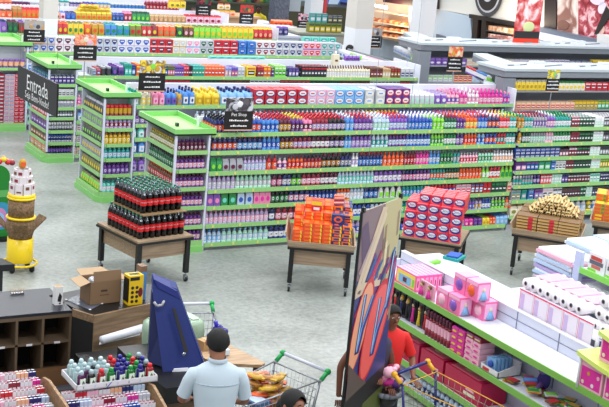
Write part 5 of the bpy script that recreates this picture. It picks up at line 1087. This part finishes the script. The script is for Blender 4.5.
# floor level racks seen between (left of the far island): pink and lime packs, blue shelves
rk2 = thing('low_rack', 'low grey rack with pink and lime packs beside refrigerated island', 'rack', (14.55, 22.6, 0))
for z in (.9, 1.3, 1.6): MB().box(-.2, .15, -.9, 1.5, z-.03, z, GI).build('shelf', rk2)
MB().box(.12, .15, -.9, 1.5, 0, 1.75, GI).build('back_panel', rk2)
fill([(22.9,'w:white/rose/pink:.16,.16'),(23.4,'w:lime/green/white:.16,.16'),(24.0,'w:white/azure/silver:.16,.16')], 21.8, 'low rack by far island', lambda a, d, zz: (14.33+d-.05, a, zz), 1.60, -PI/2)
# section signs on the right
sec_sign(454, 70.5, 19.4, 'black section sign on pole before the refrigerated islands', ((.85,.72,.55), 'red', 'gold', 'orange', 'cream'), .34, .46, zpole=1.2)
sec_sign(552, 91, 17.9, 'black section sign with lemon picture before nearer refrigerated island', ((.80,.85,.72), 'olive', 'yellow', 'lime', 'grey'), .30, .40, zpole=1.0)
sec_sign(373.5, 47.5, 25.5, 'black section sign with dog picture right of the white column', ((.55,.50,.46), 'grey', 'tan', 'silver', 'charcoal'), .44, .48, zpole=1.2)
# butcher display hanging over the far island
bs_ = thing('meat_banner', 'hanging meat banner with red foot above the far island', 'banner', PY(514, 0, 22.0)); q0 = bs_.location.copy()
x_0, x_1 = PY(516, 20, 22).x-q0.x, PY(541, 20, 22).x-q0.x; zz0 = PY(530, 46, 22).z-q0.z; zz1 = 1.2
MB().box(x_0, x_1, 0, .03, zz0, zz1, marble((.72,.10,.12),(.86,.45,.45),(.93,.86,.86), 3.2)).build('panel', bs_); mb = MB()
hh_ = zz1-zz0; MB().box(x_0, x_1, -.01, 0, zz0, zz0+.17, M((.88,.22,.10), .4)).build('red_foot', bs_); MB().box(x_0, x_1, -.012, -.001, zz0+.17, zz0+.33, M((.16,.14,.15), .4)).build('dark_band', bs_)
mb.ball(((x_0+x_1)/2+.03, -.0, zz0+.43), .17,.007,.12, M((.80,.84,.60), .4), 12, 6); mb.build('printed_meat', bs_)
# ------------------------------------------------------------------ columns and far walls
BEI = M((.80,.78,.75), .6); WHC = M((.88,.89,.91), .5)
def column(u0, u1, v, y, label, zsplit):
    p0, p1 = PY(u0, v, y), PY(u1, v, y); w = abs(p1.x-p0.x)*.86; c = thing('column', label, 'column', ((p0.x+p1.x)/2, y+w/2, 0))
    MB().box(-w/2, w/2, -w/2, w/2, 0, zsplit, WHC).build('painted_lower_part', c); MB().box(-w/2, w/2, -w/2, w/2, zsplit, 8, BEI).build('shaft', c)
column(42, 59, 20, 25.6, 'square beige column with white base between fourth and fifth gondolas', PY(50, 19, 25.6).z)
column(354, 374, 28, 25.4, 'square beige column with white lower part right of the fourth gondola', PY(364, 29, 25.4).z)
column(419, 436, 25, 27.5, 'plain white column in front of the lit bakery case', 3.0)
WX = 22.0
def wq(pts, name, mat, parent, th=.06, out=0.0):
    vs = [PX(u, v, WX-out) for u, v in pts]; o = parent.location
    return MB().slab([p-o for p in vs], (th, 0, 0), mat).build(name, parent)
wr = struct(MB().box(WX+.8, WX+1.0, 19, 60, 0, 8, M((.66,.72,.78), .6)).build('wall_right'))
fw = thing('shop_fascia', 'white shop fascia with round dark logo at top right', 'shop front', (WX, 30, 0))
wq([(433,-30),(433,8),(516,24),(530,26),(545,28),(545,-30)], 'fascia_board', M((.84,.84,.82), .5), fw, .3)
cc_ = PX(489, -6, WX-.03); rr2 = (PX(477,-6,WX)-PX(501,-6,WX)).length/2
def ringdisc(r, x, mat, nm, par): 
    mb = MB(); mb.slab([(x, r*math.cos(2*PI*i/28), r*math.sin(2*PI*i/28)) for i in range(28)], (.02,0,0), mat); o = mb.build(nm, par); o.location = (cc_.x-par.location.x, cc_.y-par.location.y, cc_.z-par.location.z); return o
ringdisc(rr2*1.15, -.02, M('charcoal', .4), 'logo_disc', fw); ringdisc(rr2*.95, -.03, M('silver', .4), 'logo_ring', fw); ringdisc(rr2*.85, -.04, M((.14,.12,.13), .4), 'logo_centre', fw)
ringdisc(rr2*.4, -.05, M('silver', .4), 'logo_mark', fw)
bg = thing('blue_grey_partition', 'smooth blue grey partition left of the white fascia', 'partition', (WX, 33, 0))
wq([(434,8),(434,52),(474,60),(470,16)], 'panel', M((.68,.75,.82), .6), bg, .1); wq([(436,34),(436,42),(458,46),(458,41)], 'ledge', M((.35,.38,.44), .5), bg, .1, .12)
kb_ = thing('brown_kiosk', 'dark brown wooden kiosk frame under the white fascia', 'kiosk', (WX, 31, 0))
wq([(469,14),(469,18),(520,27),(520,23)], 'lintel', M((.07,.06,.06), .5), kb_, .3, .12); wq([(473,17),(471,44),(476,46),(478,18)], 'jamb', M((.12,.08,.07), .5), kb_, .3, .1); wq([(482,18),(480,46),(485,46),(486,19)], 'jamb', M((.10,.07,.06), .5), kb_, .3, .1); wq([(475,20),(474,44),(482,46),(484,20)], 'shelf_back', M((.34,.25,.2), .6), kb_, .1, -.1)
mc = thing('meat_case', 'lit open meat display case under the white fascia', 'display case', (WX, 29, 0))
wq([(485,20),(484,52),(560,64),(560,28)], 'case_back', M((.30,.22,.22), .5), mc, .1, -.45)
for (v0, v1, c) in ((25,31,(.95,.72,.55)), (33,38,(.80,.55,.55))):
    wq([(486,v0),(486,v1-1),(530,v1+6),(530,v0+6)], 'shelf_of_meat', marble(tuple(x*.75 for x in c), c, (.97,.88,.80), 5), mc, .5, .0)
    wq([(486,v1-1),(486,v1),(530,v1+7),(530,v1+6)], 'shelf_edge', M('charcoal', .4), mc, .4, .08)
fr_ = thing('chest_freezer_row', 'row of grey rounded counter with white band at upper right', 'counter', (WX, 25, 0))
wq([(534,26),(534,33),(600,49),(600,40)], 'rounded_top', M((.42,.46,.52), .3), fr_, .4, .25); wq([(534,31),(534,38),(598,54),(598,45)], 'white_band', M((.93,.93,.97), .4), fr_, .3, .32); wq([(534,38),(534,50),(598,64),(598,54)], 'front', M((.45,.49,.56), .4), fr_, .3, .28)
wb_ = thing('white_cabinet', 'white cabinet cut by the right border above islands', 'cabinet', (WX, 22.5, 0)); wq([(597,34),(596,72),(640,80),(640,44)], 'cabinet_side', M((.86,.86,.86), .5), wb_, .5, .4)
mp_ = thing('meat_photo_wall', 'large printed meat photographs with dark stripe at upper right', 'poster', (WX, 24, 0))
wq([(545,-30),(544,30),(557,33),(558,-30)], 'dark_stripe', M((.13,.08,.09), .5), mp_, .3, .05); wq([(557,-30),(556,32),(578,37),(578,-30)], 'photo_panel', marble((.55,.36,.32),(.80,.68,.64),(.92,.87,.84), 1.8), mp_, .3, .05)
wq([(578,-30),(576,36),(640,50),(640,-30)], 'photo_panel', marble((.50,.08,.14),(.74,.28,.34),(.92,.76,.78), 3.5, 6), mp_, .3, .04)
def blob(u, v, ru, rv, c, rot=0, out=.06):
    pts = [(u+ru*math.cos(a)*math.cos(rot)-rv*math.sin(a)*math.sin(rot), v+ru*math.cos(a)*math.sin(rot)+rv*math.sin(a)*math.cos(rot)) for a in [i*PI/7 for i in range(14)]]
    wq(pts, 'printed_cut', M(c, .5), mp_, .01, out)
for a in ((563,25,6,5,(.46,.28,.24),.3),(597,-2,8,7,(.93,.84,.90),.4),(602,8,4,6,(.90,.86,.95),.3),(600,31,4,6,(.90,.74,.68),.5),(604,18,2.5,8,(.85,.40,.2),.4)): blob(*a)
wq([(606,6),(594,34),(597,35),(612,14)], 'printed_dark_stripe', M((.09,.06,.07), .5), mp_, .01, .075)  # narrow near-black stripe across the printed meat photograph
# bakery case
bk = thing('bakery_case', 'warm lit bakery shelves full of bread behind the columns', 'display case', (WX, 38, 0))
wq([(372,-2),(370,36),(411,44),(413,4)], 'back_panel', M((.93,.80,.68), .5), bk, .05, -.7)
for i, v in enumerate((11, 22, 29, 35)):
    wq([(371,v-1),(371,v),(411,v+6),(411,v+5)], 'shelf', M((.90,.78,.66), .4), bk, .6, .0)
    if i:
        for k in range(13):
            p = PX(373+k*2.9, v-2+k*.42-(rnd()), WX+.25); mb = MB(); mb.ball((0,0,0), .16, .10, .07, M([(.80,.48,.28),(.88,.62,.42),(.70,.36,.22),(.92,.72,.55)][k % 4], .6), 8, 5)
            tag(mb.build('bread_loaf', loc=p), 'small %s bread loaf on the %s bakery shelf' % (['golden','pale','dark','light'][k % 4], ['','upper','middle','lower'][i]), 'bread', 'bread loaves on the bakery shelves %s %s' % (k % 4, i))
wq([(372,4),(372,6),(385,9),(385,6)], 'lamp_strip', M((1,1,1), .3, emit=6), bk, .1, .1)
wq([(383,-20),(383,2),(434,9),(434,-20)], 'dark_sign_board', M((.20,.08,.10), .5), bk, .2, .25)
gdr = thing('glass_door', 'grey framed glass door right of the bakery shelves', 'door', (WX, 36, 0)); wq([(409,3),(408,42),(412,43),(413,4)], 'frame', M((.45,.48,.52), .4), gdr, .1, .1); wq([(417,4),(416,44),(419,45),(420,5)], 'frame', M((.45,.48,.52), .4), gdr, .1, .1); wq([(413,4),(412,43),(416,44),(417,4)], 'glass', M((.55,.60,.62), .1), gdr, .03, .05)
bl_ = bpy.data.lights.new('bakery_lamp', 'POINT'); bl_.energy = 120; bl_.color = (1,.75,.5); bl_.shadow_soft_size = .3; o = bpy.data.objects.new('bakery_lamp', bl_); COL.objects.link(o); o.location = PX(392, 12, WX-.5)
ml = bpy.data.lights.new('meat_case_lamp', 'POINT'); ml.energy = 70; ml.color = (1,.80,.6); ml.shadow_soft_size = .2; o = bpy.data.objects.new('meat_case_lamp', ml); COL.objects.link(o); o.location = PX(505, 26, WX-.6)
# far clutter behind the gondolas
def yq(pts, y, name, mat, parent, th=.06):
    return MB().slab([PY(u, v, y)-parent.location for u, v in pts], (0, th, 0), mat).build(name, parent)
wbd = thing('white_banner', 'bright white hoarding at top centre behind the shoppers', 'banner', (16, 38, 0)); yq([(214,-30),(214,4),(240,10),(277,14),(278,-30)], 38, 'board', M((.92,.92,.94), .6), wbd, .1)
for u in (218, 272): q_ = PY(u, 6, 38.02); MB().box(q_.x-16-.05, q_.x-16+.05, .02, .1, 0, q_.z+1, M('grey', .5)).build('post', wbd)
bsn = thing('blue_poster', 'blue picture poster wall at top beyond the white column', 'poster', (20, 37, 0)); yq([(322,-20),(320,16),(352,18),(354,-20)], 37, 'board', M((.30,.45,.80), .5, noise=.3, scale=1.2), bsn, .1); yq([(324,8),(324,13),(342,15),(342,10)], 36.95, 'dark_band', M((.12,.08,.12), .5), bsn, .04); yq([(341,2),(341,6),(352,7),(352,3)], 36.95, 'dark_band', M((.1,.12,.3), .5), bsn, .04); yq([(330,0),(328,6),(336,7),(340,0)], 36.95, 'pale_figure', M((.75,.85,.95), .5), bsn, .03)
gt = thing('mesh_tower', 'grey speckled display tower beside the shopper in yellow', 'display tower', (*PY(278, 22, 33).xy, 0)); p = PY(278, 22, 33)
MB().box(-.24,.24,-.2,.2,0,2.3,M((.34,.36,.42), .5, noise=.5, scale=14)).build('tower', gt); MB().box(-.4,.4,-.3,.3,0,1.25,M((.25,.27,.33), .6, noise=.4, scale=14)).build('skirt', gt)
bf = thing('blue_upright', 'blue upright frame right of the speckled tower', 'upright', (*PY(285, 20, 33.4).xy, 0)); MB().box(-.05,.05,-.05,.05,0,3.2,M((.35,.45,.65), .4)).box(.05,.5,0,.04,1.6,3.2,M((.62,.66,.70), .5)).build('board', bf)
cl4 = thing('white_pillar', 'white pillar with red edge beyond the olive boxes', 'pillar', (*PY(313, 15, 34).xy, 0)); MB().box(-.22,.22,-.2,.2,0,4,M((.80,.83,.87), .5)).build('pillar', cl4); MB().box(.30,.42,-.1,.1,0,2.9,M((.65,.12,.18), .5)).build('red_edge', cl4)
# stands and heaps
def stand(u, v, y, w, d, col, label, name='display_stand'):
    p = PY(u, v, y); t = thing(name, label, 'stand', (p.x, y+d/2, 0)); MB().box(-w/2, w/2, -d/2, d/2, p.z-.05, p.z, M(col, .5)).build('top', t); MB().box(-w/2+.05, w/2-.05, -d/2+.05, d/2-.05, 0, p.z-.05, M(col, .6)).build('body', t); return p
def heap(u0, u1, v, y, spec, where, rows=2, stack=1):
    a, b_ = PY(u0, v, y), PY(u1, v, y); fill([(b_.x, spec)], a.x, where, lambda q, d, z: (q, y+d, z), a.z, 0, rows, stack)
stand(272, 29, 28.6, 2.0, 1, (.80,.82,.88), 'white stand holding navy packs behind the fourth gondola'); heap(262, 270, 29, 28.6, 'w:white/grey/silver:.2,.2', 'white stand behind fourth gondola'); heap(278, 289, 35, 27.0, 'p:navy/lilac/violet:.14,.2', 'stand behind fourth gondola')
stand(284, 36, 27.0, 1.0, .9, (.75,.77,.83), 'grey stand holding navy pouches behind the fourth gondola'); 
stand(283, 27, 30.6, 1.1, 1, (.55,.45,.4), 'brown stand heaped with orange packs at the back'); heap(274, 293, 26, 30.6, 'p:orange/red/peach:.17,.16', 'brown stand at the back', 3)
stand(324, 33, 27.6, 1.5, 1, (.6,.6,.55), 'tan stand with stacked olive and teal boxes'); heap(309, 342, 33, 27.6, 'x:olive/yellow/forest:.16,.26', 'tan stand at back'); 
a = PY(309, 33, 27.6); b_ = PY(327, 33, 27.6); fill([(b_.x, 'x:teal/silver/grey:.16,.24')], a.x, 'on the olive boxes at back', lambda q, d, z: (q, 27.6+d, z), a.z+.263, 0, 1)
a2_ = PY(342, 33, 27.6); fill([(a2_.x, 'x:charcoal/olive/grey:.16,.2')], b_.x, 'on the olive boxes at back', lambda q, d, z: (q, 27.6+d, z), a.z+.263, 0, 1)
a = PY(303, 43, 24.45); b_ = PY(337, 43, 24.45); stz = 1.60
fill([(b_.x, 'f:aqua/teal/white:.2,.17')], a.x, 'rear side of fourth gondola', lambda q, d, z: (q, 24.45+d, z), 1.60, 0, 1, 2)
stand(225, 16, 30.9, 2.2, 1, (.75,.6,.45), 'pale stand stacked with cream and orange packs'); heap(213, 236, 16, 30.9, 'p:peach/orange/gold:.17,.16', 'pale stand at back', 2); a = PY(220, 16, 30.9); b_ = PY(233, 16, 30.9); fill([(b_.x, 'p:cream/gold/orange:.17,.16')], a.x, 'upper layer on the pale stand at back', lambda q, d, z: (q, 31.05+d, z), a.z+.162)
stand(206, 17, 31.8, 1.6, 1.2, (.12,.12,.11), 'dark stand of mixed packs behind the sixth gondola'); heap(193, 212, 15, 31.8, 'p:brown/crimson/black:.2,.2', 'dark stand at back', 2)
stand(260, 4, 36, 8, 1.6, (.20,.22,.16), 'long dark green produce counter at the back'); 
for i in range(34):
    p = PY(196+i*3.1, 3-(i % 3)*2, 36.2); c = [('forest'),('green'),('olive'),('brown'),('crimson'),('black')][(i*5) % 6]; mb = MB(); mb.ball((0,0,0), .20,.16,.15, M(c, .7), 8, 5); mb.ball((.12,0,.08), .12,.1,.1, M('forest' if i % 2 else 'black', .7), 7, 5)
    tag(mb.build('produce_heap', loc=(p.x, 36.5, p.z)), '%s produce heap on the long dark counter' % nice(c), 'produce', 'produce heaps on the dark counter '+c)
stand(262, 31, 26.9, .1, .1, (.8,.8,.8), 'thin white post by the gondola ends')
heap(170, 186, 8, 30.2, 'p:yellow/olive/gold:.18,.2', 'rear side of sixth gondola', 2)
pp_ = PY(352, 61, 21.55); fill([(PY(359,61,21.55).x, 'p:violet/purple/lilac:.08,.12')], PY(344,61,21.55).x, 'top of third gondola panel', lambda q, d, z: (q, 21.5+.05, z), 1.851)
mb = MB(); mb.box(-.07,.07,-.05,.05,0,.22,M('cream', .4)); mb.lathe([(.02,.22),(.02,.28)], 8, M('white', .4)); mb.box(-.03,.03,-.052,-.05,.08,.12,M('brown', .4)); tag(mb.build('pump_bottle', loc=(PY(336,66,21.2).x, 21.25, 1.795)), 'cream pump bottle standing above the white bottles', 'bottle')
# ------------------------------------------------------------------ people
def skin(name, V, E, mat, parent, roots=(0,), sub=2):
    me = bpy.data.meshes.new(name); me.from_pydata([v[:3] for v in V], E, []); me.materials.append(mat)
    o = bpy.data.objects.new(name, me); COL.objects.link(o)
    if parent: o.parent = parent
    md = o.modifiers.new('Skin', 'SKIN'); md.use_smooth_shade = True
    lay = me.skin_vertices[0] if len(me.skin_vertices) else None
    if lay is None:
        import bmesh
        bm = bmesh.new(); bm.from_mesh(me); bm.verts.layers.skin.verify(); bm.to_mesh(me); bm.free(); lay = me.skin_vertices[0]
    for i, v in enumerate(V):
        r_ = v[3]; lay.data[i].radius = r_ if isinstance(r_, tuple) else (r_, r_); lay.data[i].use_root = i in roots
    s = o.modifiers.new('Subdivision', 'SUBSURF'); s.levels = sub; s.render_levels = sub
    return o
def person(name, label, loc, rz, hgt, arms, shirt, trousers, hairc, skinc, hair='short', head_turn=0.0, head_down=0.0, yoke=False, sleeves=True):
    """arms: [(elbow, wrist, fingers direction) right (+x), left]; figure faces +Y"""
    t = thing(name, label, 'person', loc, rz); k = hgt/1.74; t.scale = (k, k, k)
    SK = M(skinc, .55); V = []; E = []; roots = []
    def a(x, y, z, r): V.append((x, y, z, r)); return len(V)-1
    pel = a(0,0,.95,.12); roots.append(pel); wa = a(0,.0,1.10,.115); ch = a(0,.0,1.28,.13); up = a(0,-.01,1.40,.075); nk = a(0,.0,1.50,.052)
    hy = .03+head_down; h1 = a(0,hy,1.575,.078); h2 = a(0,hy+.005,1.645,.096); h3 = a(0,hy-.01,1.70,.066)
    E += [(pel,wa),(wa,ch),(ch,up),(up,nk),(nk,h1),(h1,h2),(h2,h3)]
    for s in (1,-1):
        sh = a(s*.155,-.005,1.385,.045); E.append((up,sh)); el, wr_, fd = arms[0 if s == 1 else 1]
        m1 = a(*[(p+q)/2 for p, q in zip((s*.20,0,1.36), el)], .042); e1 = a(*el, .041); w1 = a(*wr_, .028)
        fd = Vector(fd).normalized(); pm = Vector(wr_)+fd*.055; p1 = a(*pm, .034); E += [(sh,m1),(m1,e1),(e1,w1),(w1,p1)]
        side = fd.cross(Vector((0,0,1))).normalized(); dn = fd.cross(side).normalized(); dn = dn if dn.z < 0 else -dn
        for i, ln in enumerate((.065,.075,.07,.055)):
            b0 = pm+fd*.02+side*((i-1.5)*.019); b1 = b0+fd*(.03+ln*.4)+dn*.008; b2_ = b1+fd*ln*.35+dn*.03
            i0 = a(*b0,.010); roots.append(i0); i1 = a(*b1,.009); i2 = a(*b2_,.008); E += [(i0,i1),(i1,i2)]
        tb0 = Vector(wr_)+fd*.03-side*s*.02; tb1 = tb0-side*s*.035+fd*.03; tb2 = tb1+fd*.035+dn*.01
        i0 = a(*tb0,.012); roots.append(i0); i1 = a(*tb1,.0105); i2 = a(*tb2,.009); E += [(i0,i1),(i1,i2)]
        hp = a(s*.09,0,.88,.085); kn = a(s*.10,.02,.50,.058); an = a(s*.10,-.02,.09,.038); to = a(s*.11,.13,.035,.034); E += [(pel,hp),(hp,kn),(kn,an),(an,to)]
    skin('body', V, E, SK, t, roots)
    hd = bpy.data.objects.new('face', None)
    bpy.data.objects.remove(hd)
    for s in (-1,1):
        ey = MB(); ey.ball((s*.035, hy+.090, 1.645), .013,.007,.006, M('white', .3), 8, 6); ey.ball((s*.035, hy+.099, 1.645), .006,.004,.007, M((.08,.05,.04), .3), 6, 5); ey.box(s*.035-.018, s*.035+.018, hy+.088, hy+.096, 1.668, 1.674, M(hairc, .8)); ey.build('eye', t)
    nm = MB(); nm.ball((0, hy+.10, 1.615), .014,.018,.022, SK, 8, 6); nm.build('nose', t); mm = MB(); mm.ball((0, hy+.088, 1.575), .026,.012,.008, M((.55,.25,.22), .5), 8, 5); mm.build('mouth', t)
    for s in (-1,1):
        er = MB(); er.ball((s*.093, hy, 1.635), .012,.02,.03, SK, 8, 6); er.build('ear', t)
    HM = M(hairc, .75, bump=.5, scale=60); hb_ = MB(); vs = []; fs = []; nu, nv = 20, 9
    for j in range(nv+1):
        for i in range(nu):
            az = 2*PI*i/nu; fr0 = max(0, math.sin(az)); lim = (1.95+.5*max(0,-math.sin(az)) if hair == 'short' else 2.3)-fr0**1.5*(.95 if hair == 'short' else 1.5); th = lim*j/nv
            rx, ry, rz_ = .101, .110, .108; vs.append((rx*math.sin(th)*math.cos(az)*(1+.015*math.sin(5*az+j)), hy-.005+ry*math.sin(th)*math.sin(az), 1.655+rz_*math.cos(th)))
    for j in range(nv):
        for i in range(nu): fs.append((j*nu+i, (j+1)*nu+i, (j+1)*nu+(i+1)%nu, j*nu+(i+1)%nu))
    hb_.add(vs, fs, HM, True); 
    if hair == 'long': hb_.ball((0, hy-.10, 1.58), .07,.06,.09, HM, 12, 8)
    ho = hb_.build('hair', t); sm = ho.modifiers.new('Solidify', 'SOLIDIFY'); sm.thickness = .008; ho.modifiers.new('Subdivision', 'SUBSURF').levels = 1
    # shirt: lofted trunk with two sleeves
    S = M(shirt, .8, bump=.25, scale=7); sb = MB(); prof = [(.93,.178,.125),(.99,.172,.128),(1.08,.168,.125),(1.2,.188,.132),(1.31,.205,.135),(1.39,.207,.118),(1.435,.185,.098),(1.465,.135,.08),(1.49,.085,.068),(1.515,.068,.064)]
    vs = []; fs = []; n = 24
    for z, rx, ry in prof:
        for i in range(n):
            an_ = 2*PI*i/n; vs.append((rx*math.cos(an_), -.005+ry*math.sin(an_)+(.006*math.sin(an_*7+z*20) if z < 1.25 else 0), z))
    for j in range(len(prof)-1):
        for i in range(n): fs.append((j*n+i, j*n+(i+1)%n, (j+1)*n+(i+1)%n, (j+1)*n+i))
    sb.add(vs, fs, S, True)
    for s in (1,-1):
        if not sleeves: break
        el = Vector(arms[0 if s == 1 else 1][0]); p0 = Vector((s*.11,-.005,1.395)); p1 = Vector((s*.205,0,1.36)); p2 = p1.lerp(el, .45); p3 = p1.lerp(el, .80)
        pts_ = [p0, p1-Vector((s*.012,0,-.012)), p1.lerp(el, .25), p1.lerp(el, .5), p1.lerp(el, .80)]; rr_ = [.060,.069,.064,.060,.060]; vs = []; fs = []; nn = 16
        for q_, (pc, rad) in enumerate(zip(pts_, rr_)):
            dr = (pts_[min(q_+1, 4)]-pts_[max(q_-1, 0)]).normalized(); qm = dr.to_track_quat('Z', 'Y').to_matrix()
            vs += [pc+qm @ Vector((rad*math.cos(2*PI*i/nn), rad*math.sin(2*PI*i/nn), 0)) for i in range(nn)]
        for q_ in range(4):
            for i in range(nn): fs.append((q_*nn+i, q_*nn+(i+1)%nn, (q_+1)*nn+(i+1)%nn, (q_+1)*nn+i))
        sb.add(vs, fs, S, True)
    so = sb.build('shirt', t); 
    if yoke:
        col_ = MB(); col_.lathe([(.074,1.495),(.084,1.51),(.072,1.535)], 20, S, 1, .95, 0, -.005, cap=False); col_.build('collar', t)
        yk = MB(); pts = [(.205*math.cos(x)*1.0, -.005+.137*math.sin(x)-.0, 1.33) for x in [PI*1.08+PI*.84*i/12 for i in range(13)]]; yk.path(pts, .0035, S, 5); yk.build('yoke_seam', t)
    TR = M(trousers, .8); V2 = [(0,0,.95,.135),(.09,0,.86,.102),(.10,.02,.5,.078),(.10,-.015,.10,.062),(-.09,0,.86,.102),(-.10,.02,.5,.078),(-.10,-.015,.10,.062)]
    skin('trousers', V2, [(0,1),(1,2),(2,3),(0,4),(4,5),(5,6)], TR, t)
    bt_ = MB(); bt_.lathe([(.170,.955),(.172,.985)], 24, M('black', .5), 1, .78, cap=False); bt_.build('belt', t)
    for s in (-1,1):
        f = MB(); f.ball((s*.11,.05,.04), .05,.14,.045, M((.06,.05,.05), .4), 12, 7); f.build('shoe', t)
    return t
person('person', 'man with short dark hair in pale blue shirt seen from behind', (4.07, 8.20, 0), -.32, 1.64, [((.27,.04,1.12),(.22,.27,1.02),(-.1,1,-.1)), ((-.28,.05,1.13),(-.2,.28,1.03),(.1,1,-.1))], (.74,.80,.84), (.10,.10,.13), (.035,.028,.028), (.55,.36,.26), yoke=True, head_down=.04)
pw = PZ(291, 400, 1.55)
person('person', 'woman with dark hair tied back, head showing at bottom edge', (pw.x, pw.y, 0), PI+.3, 1.62, [((.26,.02,1.12),(.2,.22,1.0),(0,1,-.2)), ((-.26,.02,1.12),(-.2,.22,1.0),(0,1,-.2))], (.30,.18,.25), (.12,.12,.2), (.03,.022,.025), (.58,.38,.29), hair='long')
pb2 = PZ(380, 316, 1.36)
person('person', 'boy in red shirt gripping a blue trolley behind the banner', (PZ(391,315,1.41).x, PZ(391,315,1.41).y, 0), PI-.1, 1.50, [((.30,.06,1.17),(.30,.32,1.12),(0,1,-.1)), ((-.30,.02,1.14),(-.20,.26,1.02),(0,1,-.2))], (.86,.13,.12), (.14,.15,.22), (.03,.024,.022), (.52,.33,.24))
person('person', 'person hidden behind the banner, one bare forearm showing', (PZ(374,332,1.3).x, PZ(374,332,1.3).y, 0), PI-.3, 1.50, [((.33,.03,1.14),(.34,.10,.88),(0,.3,-1)), ((-.22,.02,1.12),(-.16,.2,1.0),(0,1,-.1))], (.25,.22,.3), (.12,.12,.2), (.03,.024,.022), (.42,.25,.18), sleeves=False)
mb = MB(); mb.box(-.09,.09,-.06,.06,0,.10,M('white', .5)); mb.box(-.07,.07,-.061,-.06,.03,.07,M('rose', .5)); pwx = PZ(321,405,.95); tag(mb.build('small_carton', loc=(pwx.x, pwx.y, .0)), 'white carton standing near the front trolley at bottom edge', 'carton')
p = PZ(259, 8, 1.6)
person('person', 'shopper in yellow top standing by the far white hoarding', (p.x, p.y, 0), PI-.6, 1.68, [((.26,.02,1.12),(.2,.22,1.05),(0,1,-.1)), ((-.26,.02,1.12),(-.2,.22,1.05),(0,1,-.1))], (.80,.72,.12), (.1,.1,.15), (.03,.025,.025), (.35,.2,.15))
p = PY(349, 46, 23.0); p = PZ(349, 47, 1.62)
person('person', 'shopper beside the beige column, only head above the shelves', (p.x, p.y, 0), PI+.8, 1.66, [((.24,.0,1.12),(.2,.1,.9),(0,.3,-1)), ((-.24,.0,1.12),(-.2,.1,.9),(0,.3,-1))], (.8,.8,.82), (.1,.1,.15), (.05,.035,.03), (.50,.32,.24))
p = PZ(247, 10, 1.6)
person('person', 'shopper in dark clothes left of the yellow one', (p.x, p.y, 0), .4, 1.72, [((.24,.0,1.12),(.2,.1,.9),(0,.3,-1)), ((-.24,.0,1.12),(-.2,.1,.9),(0,.3,-1))], (.08,.08,.12), (.06,.06,.1), (.03,.025,.025), (.42,.26,.2))
flush()
# ------------------------------------------------------------------ lamps, sky light and camera
for i in range(5):
    for j in range(5):
        L = bpy.data.lights.new('ceiling_lamp', 'AREA'); L.shape = 'RECTANGLE'; L.size = 3.2; L.size_y = .5; L.energy = 290; L.color = (.96,.98,1)
        o = bpy.data.objects.new('ceiling_lamp', L); COL.objects.link(o); o.location = (1+i*6, 5+j*7.5, 8.2)
w = bpy.data.worlds.new('hall_light'); bpy.context.scene.world = w; w.use_nodes = True; w.node_tree.nodes['Background'].inputs['Color'].default_value = (.93,.96,1,1); w.node_tree.nodes['Background'].inputs['Strength'].default_value = .75
cam = bpy.data.cameras.new('camera'); cam.sensor_width = 36; cam.lens = F/609*36; cam.clip_end = 200
co = bpy.data.objects.new('camera', cam); COL.objects.link(co); co.matrix_world = Tm(CAM) @ R.to_4x4()
sc = bpy.context.scene; sc.camera = co
sc.view_settings.view_transform = 'Standard'; sc.view_settings.look = 'None'; sc.view_settings.gamma = 1; sc.view_settings.use_curve_mapping = False; sc.view_settings.exposure = 0.0
